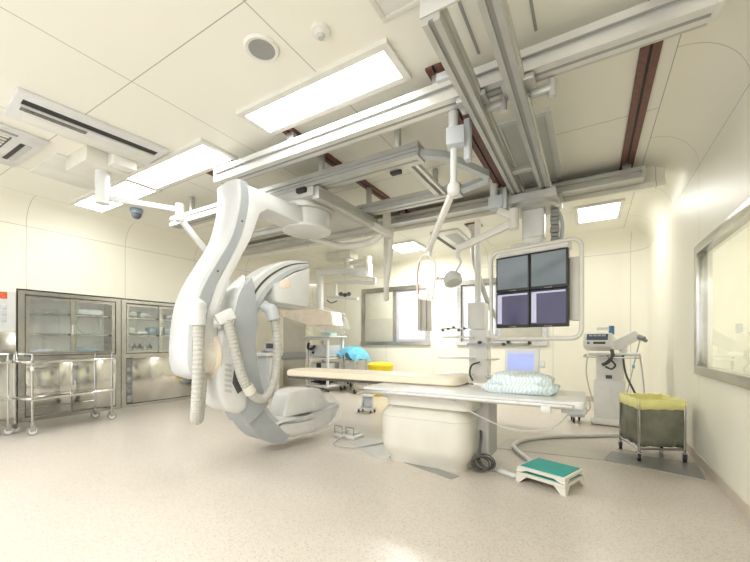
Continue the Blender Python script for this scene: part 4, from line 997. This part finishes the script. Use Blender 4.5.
t = thing('waste_bin', 'yellow lidded clinical waste bin behind the patient table', 'waste bin', (-3.75, 6.55, 0))
q_ = (-3.75, 6.55, 0)
MB().lathe([(.0, .0), (.20, .0), (.215, .02), (.25, .60), (.0, .60)], q_, 28).done('body', YELB, t)
MB().lathe([(.275, .585), (.285, .60), (.28, .64), (.20, .675), (.0, .68)], q_, 28).done('lid', YELB, t)
t = thing('kick_stand', 'small white wheeled floor stand behind the foot switch', 'floor stand', (-3.02, 4.85, 0))
for x in (-.10, .10): MB().bar((-3.02 + x, 4.83, .05), (-3.02 + x * .8, 4.87, .26), .03, .03, .005).done('post', WHITE, t)
MB().box((-3.02, 4.86, .255), (.22, .12, .03), bev=.006).done('top', WHITE, t); MB().box((-3.02, 4.83, .06), (.26, .16, .025), bev=.005).done('base', WHITE, t)
MB().box((-3.02, 4.87, .16), (.18, .01, .17)).done('panel', GREYW, t)
for x in (-.11, .11):
    for y in (-.06, .06): caster(t, (-3.02 + x, 4.83 + y, .055), .022)

# console seen through the C opening
t = thing('console_cart', 'grey and white console cart seen through the C-arm opening', 'console', (-5.75, 5.3, 0))
MB().rbox((-5.72, 5.32, .42), (.30, .34, .78), .04, bev=.01).done('body', GREYW, t)
MB().bb((-5.575, 5.2, .1), (-5.565, 5.44, .78)).done('side_panel', WHITE, t)
MB().box((-5.76, 5.28, .85), (.52, .46, .07), rz=.1, bev=.02).done('worktop', WHITE, t)
u = MB().box((-5.62, 5.36, 1.0), (.26, .24, .20), rz=.1, bev=.02).done('monitor_unit', GREYW, t)
MB().box((-5.60, 5.235, 1.02), (.18, .01, .10), rz=.1).done('screen', DGREY, u)
MB().box((-5.86, 5.2, .90), (.26, .2, .05), rz=.1, bev=.01).done('keyboard', LGREY, t)
MB().rbox((-5.72, 5.32, .09), (.44, .46, .06), .05).done('base', LGREY, t)
for x in (-.17, .17):
    for y in (-.18, .18): caster(t, (-5.72 + x, 5.32 + y, .09), .04)

# ------------------------------------------------------------------ built-in cabinets
def cabinet(y0, y1, lab, left_open):
    t = thing('glass_cabinet', lab, 'cabinet', (XL, (y0 + y1) / 2, 0))
    xf = XL + .02; xb = XL - .40; z1 = 1.81; zm = .86; w = .07
    b = MB()
    b.bb((xb, y0, 0), (xf, y0 + w, z1)).bb((xb, y1 - w, 0), (xf, y1, z1)).bb((xb, y0, z1 - .05), (xf, y1, z1)).bb((xb, y0, 0), (xf, y1, .05)).bb((xb, y0, zm - .03), (xf, y1, zm + .04))
    b.done('frame', STEEL, t)
    MB().bb((xb - .005, y0 + .01, .01), (xb + .005, y1 - .01, z1 - .01)).done('back_panel', mat('glowing cabinet back', (.88, .86, .78), .4, 0, emit=.12, ecol=(1, .96, .86)), t)  # weak emission paints brightness into the cabinet interior
    m = MB(); m.bb((xf - .06, y0 + w, zm + .04), (xf - .002, y1 - w, zm + .055)).bb((xf - .06, y0 + w, z1 - .065), (xf - .002, y1 - w, z1 - .05)).bb((xf - .06, y0 + w, .05), (xf - .03, y1 - w, .065)).bb((xf - .06, y0 + w, zm - .045), (xf - .03, y1 - w, zm - .03)).bb((xf - .06, y0 + w, .05), (xf - .012, y0 + w + .012, z1 - .05)).bb((xf - .06, y1 - w - .012, .05), (xf - .012, y1 - w, z1 - .05)); m.done('door_channel', DGREY, t)
    for z in (1.20, 1.50): MB().bb((xb + .02, y0 + w, z), (xf - .07, y1 - w, z + .025)).done('shelf', STEEL, t)
    ym = (y0 + y1) / 2
    for k, (a, c, dx) in enumerate(((y0 + w + .012, ym + .04, -.035), (ym - .04, y1 - w - .012, -.010))):
        d = MB(); e = .045; x0, x1 = xf + dx - .018, xf + dx
        d.bb((x0, a, zm + .05), (x1, a + e, z1 - .06)).bb((x0, c - e, zm + .05), (x1, c, z1 - .06)).bb((x0, a, zm + .05), (x1, c, zm + .05 + e)).bb((x0, a, z1 - .06 - e), (x1, c, z1 - .06))
        do = d.done('sliding_door', STEEL, t)
        MB().bb((x0 + .006, a + e, zm + .05 + e), (x0 + .011, c - e, z1 - .06 - e)).done('glass', GLASSC, do)
        MB().bb((x1, a + .01 if k else c - .035, 1.22), (x1 + .006, a + .03 if k else c - .015, 1.36)).done('handle', WHITE, do)
    g = .0 if not left_open else .10
    for k, (a, c, dx) in enumerate(((y0 + w + g, ym + .06, -.030), (ym - .02 + g * .0, y1 - w - .0, -.008))):
        if left_open and k == 0: continue
        d = MB().bb((xf + dx - .018, a if not left_open else y0 + w + g, .06), (xf + dx, c, zm - .03), .003)
        do = d.done('lower_door', STEELP, t); MB().bb((xf + dx, a + .02, .42), (xf + dx + .006, a + .035, .52)).done('handle', WHITE, do)
    return t
cabinet(CY0 + .01, CYM - .005, 'stainless built-in glass cabinet behind the steel cart', False)
cabinet(CYM + .005, CY1 - .01, 'stainless built-in glass cabinet stocked with white packs and bottles', True)
PACK = mat('white wrapped pack', (.86, .87, .88), .6, bump=.5, bscale=30); PACKB = mat('blue grey pack', (.50, .60, .68), .6)
def lump(c, d, m_, name, lab, cat, grp, rz=0.):
    m = MB(); m.box(c, d, rz=rz, bev=min(d) * .3); bmesh.ops.subdivide_edges(m.bm, edges=m.bm.edges[:], cuts=1, use_grid_fill=True)
    rnd = random.Random(int(c[1] * 1000 + c[2] * 77))
    for v in m.bm.verts:
        if v.co.z > c[2] - d[2] * .45: v.co += Vector((rnd.uniform(-1, 1), rnd.uniform(-1, 1), rnd.uniform(-.5, .5))) * .012
    m.done(name, m_, label=lab, cat=cat, group=grp, ang=60)
cxx = XL - .21; s1, s2, s3 = .90, 1.225, 1.525
lump((cxx, 3.22, s3 + .055), (.22, .20, .11), PACK, 'sterile_pack', 'white wrapped pack on the cabinet top shelf, at its left end', 'pack', 'packs on the top shelf')
lump((cxx, 3.46, s3 + .05), (.22, .22, .10), PACK, 'sterile_pack', 'white wrapped pack on the cabinet top shelf, second from the left', 'pack', 'packs on the top shelf', .2)
lump((cxx, 3.20, s2 + .065), (.24, .20, .13), PACK, 'sterile_pack', 'tall white wrapped pack on the cabinet middle shelf, left end', 'pack', 'packs on the middle shelf')
lump((cxx, 3.40, s2 + .035), (.24, .18, .07), PACK, 'sterile_pack', 'flat white pack on the cabinet middle shelf beside the blue-grey boxes', 'pack', 'packs on the middle shelf')
for k, (y, nm) in enumerate(((3.60, 'left'), (3.72, 'middle'), (3.84, 'right'))):
    MB().box((cxx, y, s2 + .07), (.2, .10, .14), bev=.006).done('supply_box', PACKB, label='blue-grey box on the cabinet middle shelf, %s one of three' % nm, cat='box', group='boxes on the middle shelf')
names = ['first', 'second', 'third', 'fourth', 'fifth', 'sixth']
for k in range(6):
    y = 3.14 + k * .085; g = thing('bottle', '%s bottle from the left on the cabinet bottom shelf' % names[k], 'bottle', (cxx + .03, y, s1), 'bottles on the bottom shelf')
    MB().lathe([(.0, s1), (.033, s1), (.035, s1 + .01), (.035, s1 + .12), (.014, s1 + .15), (.014, s1 + .165)], (cxx + .03, y, 0), 14).done('body', mat('bottle', [(.12, .08, .04), (.55, .6, .55), (.2, .25, .2)][k % 3], .15), g)
    MB().lathe([(.016, s1 + .165), (.017, s1 + .195), (.0, s1 + .196)], (cxx + .03, y, 0), 12).done('cap', WHITE, g); MB().lathe([(.0355, s1 + .03), (.0358, s1 + .09)], (cxx + .03, y, 0), 14).done('paper_label', WHITE, g)
for k in range(4):
    lump((cxx + .05, 3.14, .12 + .17 * k), (.22, .10, .10 if k % 2 else .13), PACK, 'folded_linen', '%s folded white linen in the open lower compartment, from the bottom' % names[k], 'linen', 'linens in the lower compartment')
    if k: MB().bb((XL - .38, 3.09, .05 + .17 * k - .012), (XL - .05, 3.20, .05 + .17 * k)).done('linen_board', STEEL, label='small steel board under the %s folded linen' % names[k], cat='shelf board')
lump((cxx, 3.98, s3 + .05), (.2, .3, .09), PACK, 'sterile_pack', 'white pack on the cabinet top shelf behind the right glass door', 'pack', 'packs on the top shelf')
# things in the first cabinet
t = thing('tubing_coil', 'coil of clear tubing behind the right glass door of the cart-side cabinet', 'tubing', (XL - .2, 2.62, 1.225))
m = MB()
for k in range(3): m.tube([(XL - .17 + k * .02, 2.62 + (.15 + .01 * k) * math.cos(a * PI / 10), 1.385 + (.15 + .01 * k) * math.sin(a * PI / 10)) for a in range(20)], .006, 6, closed=True)
m.done('coil', mat('pale tube', (.65, .72, .7), .3), t)
lump((cxx, 2.05, s1 + .05), (.24, .34, .10), PACK, 'sterile_pack', 'white pack on the bottom shelf of the cart-side cabinet', 'pack', 'packs in the first cabinet')
lump((cxx, 2.60, s1 + .06), (.24, .30, .12), PACKB, 'sterile_pack', 'blue-grey pack on the bottom shelf of the cart-side cabinet', 'pack', 'packs in the first cabinet')
lump((cxx, 2.62, s3 + .05), (.24, .36, .10), PACK, 'sterile_pack', 'white pack on the top shelf of the cart-side cabinet', 'pack', 'packs in the first cabinet')

# white control cabinet at the left edge
t = thing('warming_cabinet', 'white and steel wall cabinet with red digital display at the left edge', 'cabinet', (XL + .1, 1.2, .86))
m = MB(); pr = [(XL + .002, .86), (XL + .26, .86), (XL + .22, 1.0), (XL + .20, 1.235), (XL + .002, 1.235)]
m.prism([Vector((x, .60, z)) for x, z in pr], (0, 1.08, 0), .004); m.done('steel_base', STEELP, t)
m = MB(); pr = [(XL + .002, 1.235), (XL + .20, 1.235), (XL + .20, 1.76), (XL + .17, 1.79), (XL + .002, 1.79)]
m.prism([Vector((x, .60, z)) for x, z in pr], (0, 1.08, 0), .004); m.done('control_panel', WHITE, t)
MB().bb((XL + .20, 1.48, 1.66), (XL + .204, 1.60, 1.745)).done('display', mat('display red', (.55, .12, .06), .4), t)
m = MB()
SEG = {'0': 'abcdef', '2': 'abged', '5': 'afgcd'}
def digit(ch, y, z, s):
    pos = {'a': (0, 1, 1), 'b': (.5, .5, 0), 'c': (.5, -.5, 0), 'd': (0, -1, 1), 'e': (-.5, -.5, 0), 'f': (-.5, .5, 0), 'g': (0, 0, 1)}
    for k in SEG[ch]:
        dy, dz, hz = pos[k]; m.box((XL + .2045, y + dy * s, z + dz * s), (.002, s * .9 if hz else s * .2, s * .2 if hz else s * .9))
for k, ch in enumerate('25'): digit(ch, 1.515 + k * .045, 1.70, .022)
m.done('digits', RED, t)
m = MB()
for i in range(2):
    for j in range(3): m.bb((XL + .20, 1.49 + i * .06, 1.36 + j * .08), (XL + .205, 1.535 + i * .06, 1.42 + j * .08), .002)
m.done('keys', GREYW, t)

# ------------------------------------------------------------------ stainless carts
def cart(org, yaw, L, Wd, lab, grp):
    t = thing('instrument_cart', lab, 'cart', (org[0], org[1], 0), grp); R = Matrix.Rotation(yaw, 3, 'Z'); O = Vector((org[0], org[1], 0))
    def q(x, y, z): return O + R @ Vector((x, y, 0)) + Vector((0, 0, z))
    hw_, hl = Wd / 2, L / 2; cs = [(hw_, -hl), (hw_, hl), (-hw_, hl), (-hw_, -hl)]
    for x, y in cs: MB().cyl(q(x, y, .10), q(x, y, .90), .0125, seg=10).done('post', CHROME, t)
    for z in (.86, .42):
        m = MB(); m.box(q(0, 0, z), (Wd + .05, L + .05, .03), rz=yaw, bev=.006); m.done('shelf', STEELP, t)
    m = MB(); m.tube([q(x, y, .955) for x, y in cs], .010, 8, closed=True)
    for x, y in cs: m.cyl(q(x, y, .88), q(x, y, .955), .010, seg=8)
    m.done('guard_rail', CHROME, t)
    m = MB(); m.tube([q(hw_, -hl, .16), q(-hw_ + .02, -hl + .03, .16), q(-hw_ + .02, hl - .03, .16), q(hw_, hl, .16)], .010, 8); m.done('bottom_brace', CHROME, t)
    m = MB(); m.tube([q(-hw_, -hl, .26), q(-hw_, hl, .26)], .008, 8); m.done('rear_brace', CHROME, t)
    m = MB()
    m.cyl(q(hw_, -hl, .76), q(hw_, -hl, .81), .018, seg=10); m.done('post_cap', WHITE, t)
    for x, y in cs: caster(t, q(x, y, .11), .052, MGREY, hub=WHITE)
    return t
cart((-5.90, 2.02), .20, .92, .34, 'two-shelf stainless cart in front of the glass cabinet', 'stainless instrument carts')
cart((-6.12, .98), .05, .95, .44, 'stainless cart cut off by the left edge of the photo', 'stainless instrument carts')

# ------------------------------------------------------------------ light
w = bpy.data.worlds.new('World'); bpy.context.scene.world = w; w.use_nodes = True
bgn = w.node_tree.nodes['Background']; bgn.inputs[0].default_value = (1, 1, .985, 1); bgn.inputs[1].default_value = 1.15
def area(name, loc, size, power, rot=(0, 0, 0), col=(1, .995, .965)):
    l = bpy.data.lights.new(name, 'AREA'); l.shape = 'RECTANGLE'; l.size, l.size_y = size; l.energy = power; l.color = col
    o = bpy.data.objects.new(name, l); C.objects.link(o); o.location = loc; o.rotation_euler = rot; return o
area('panel_lamp', (.1, 6.36, H - .045), (.5, .7), 6)
area('panel_lamp', (-3.2, 6.7, H - .045), (.56, .66), 48)
area('unseen_fill', (-2.9, -.55, H - .06), (6.6, .9), 78)  # added fill with no fixture, out of view behind the camera

# ------------------------------------------------------------------ camera
cam = bpy.data.cameras.new('Camera'); co = bpy.data.objects.new('Camera', cam); C.objects.link(co)
co.location = (0, 0, CAMH); co.rotation_euler = (PI / 2, 0, TH)
cam.sensor_width = 36; cam.lens = FPX / 750 * 36; cam.shift_y = (HOR - 281) / 750; cam.clip_start = .05
sc = bpy.context.scene; sc.camera = co
sc.view_settings.view_transform = 'Standard'; sc.view_settings.look = 'None'; sc.view_settings.exposure = 0.72; sc.view_settings.gamma = .93
sc.cycles.use_denoising = True; sc.cycles.max_bounces = 10; sc.cycles.diffuse_bounces = 5; sc.cycles.transparent_max_bounces = 12
sc.cycles.caustics_reflective = False; sc.cycles.caustics_refractive = False; sc.cycles.sample_clamp_indirect = 6
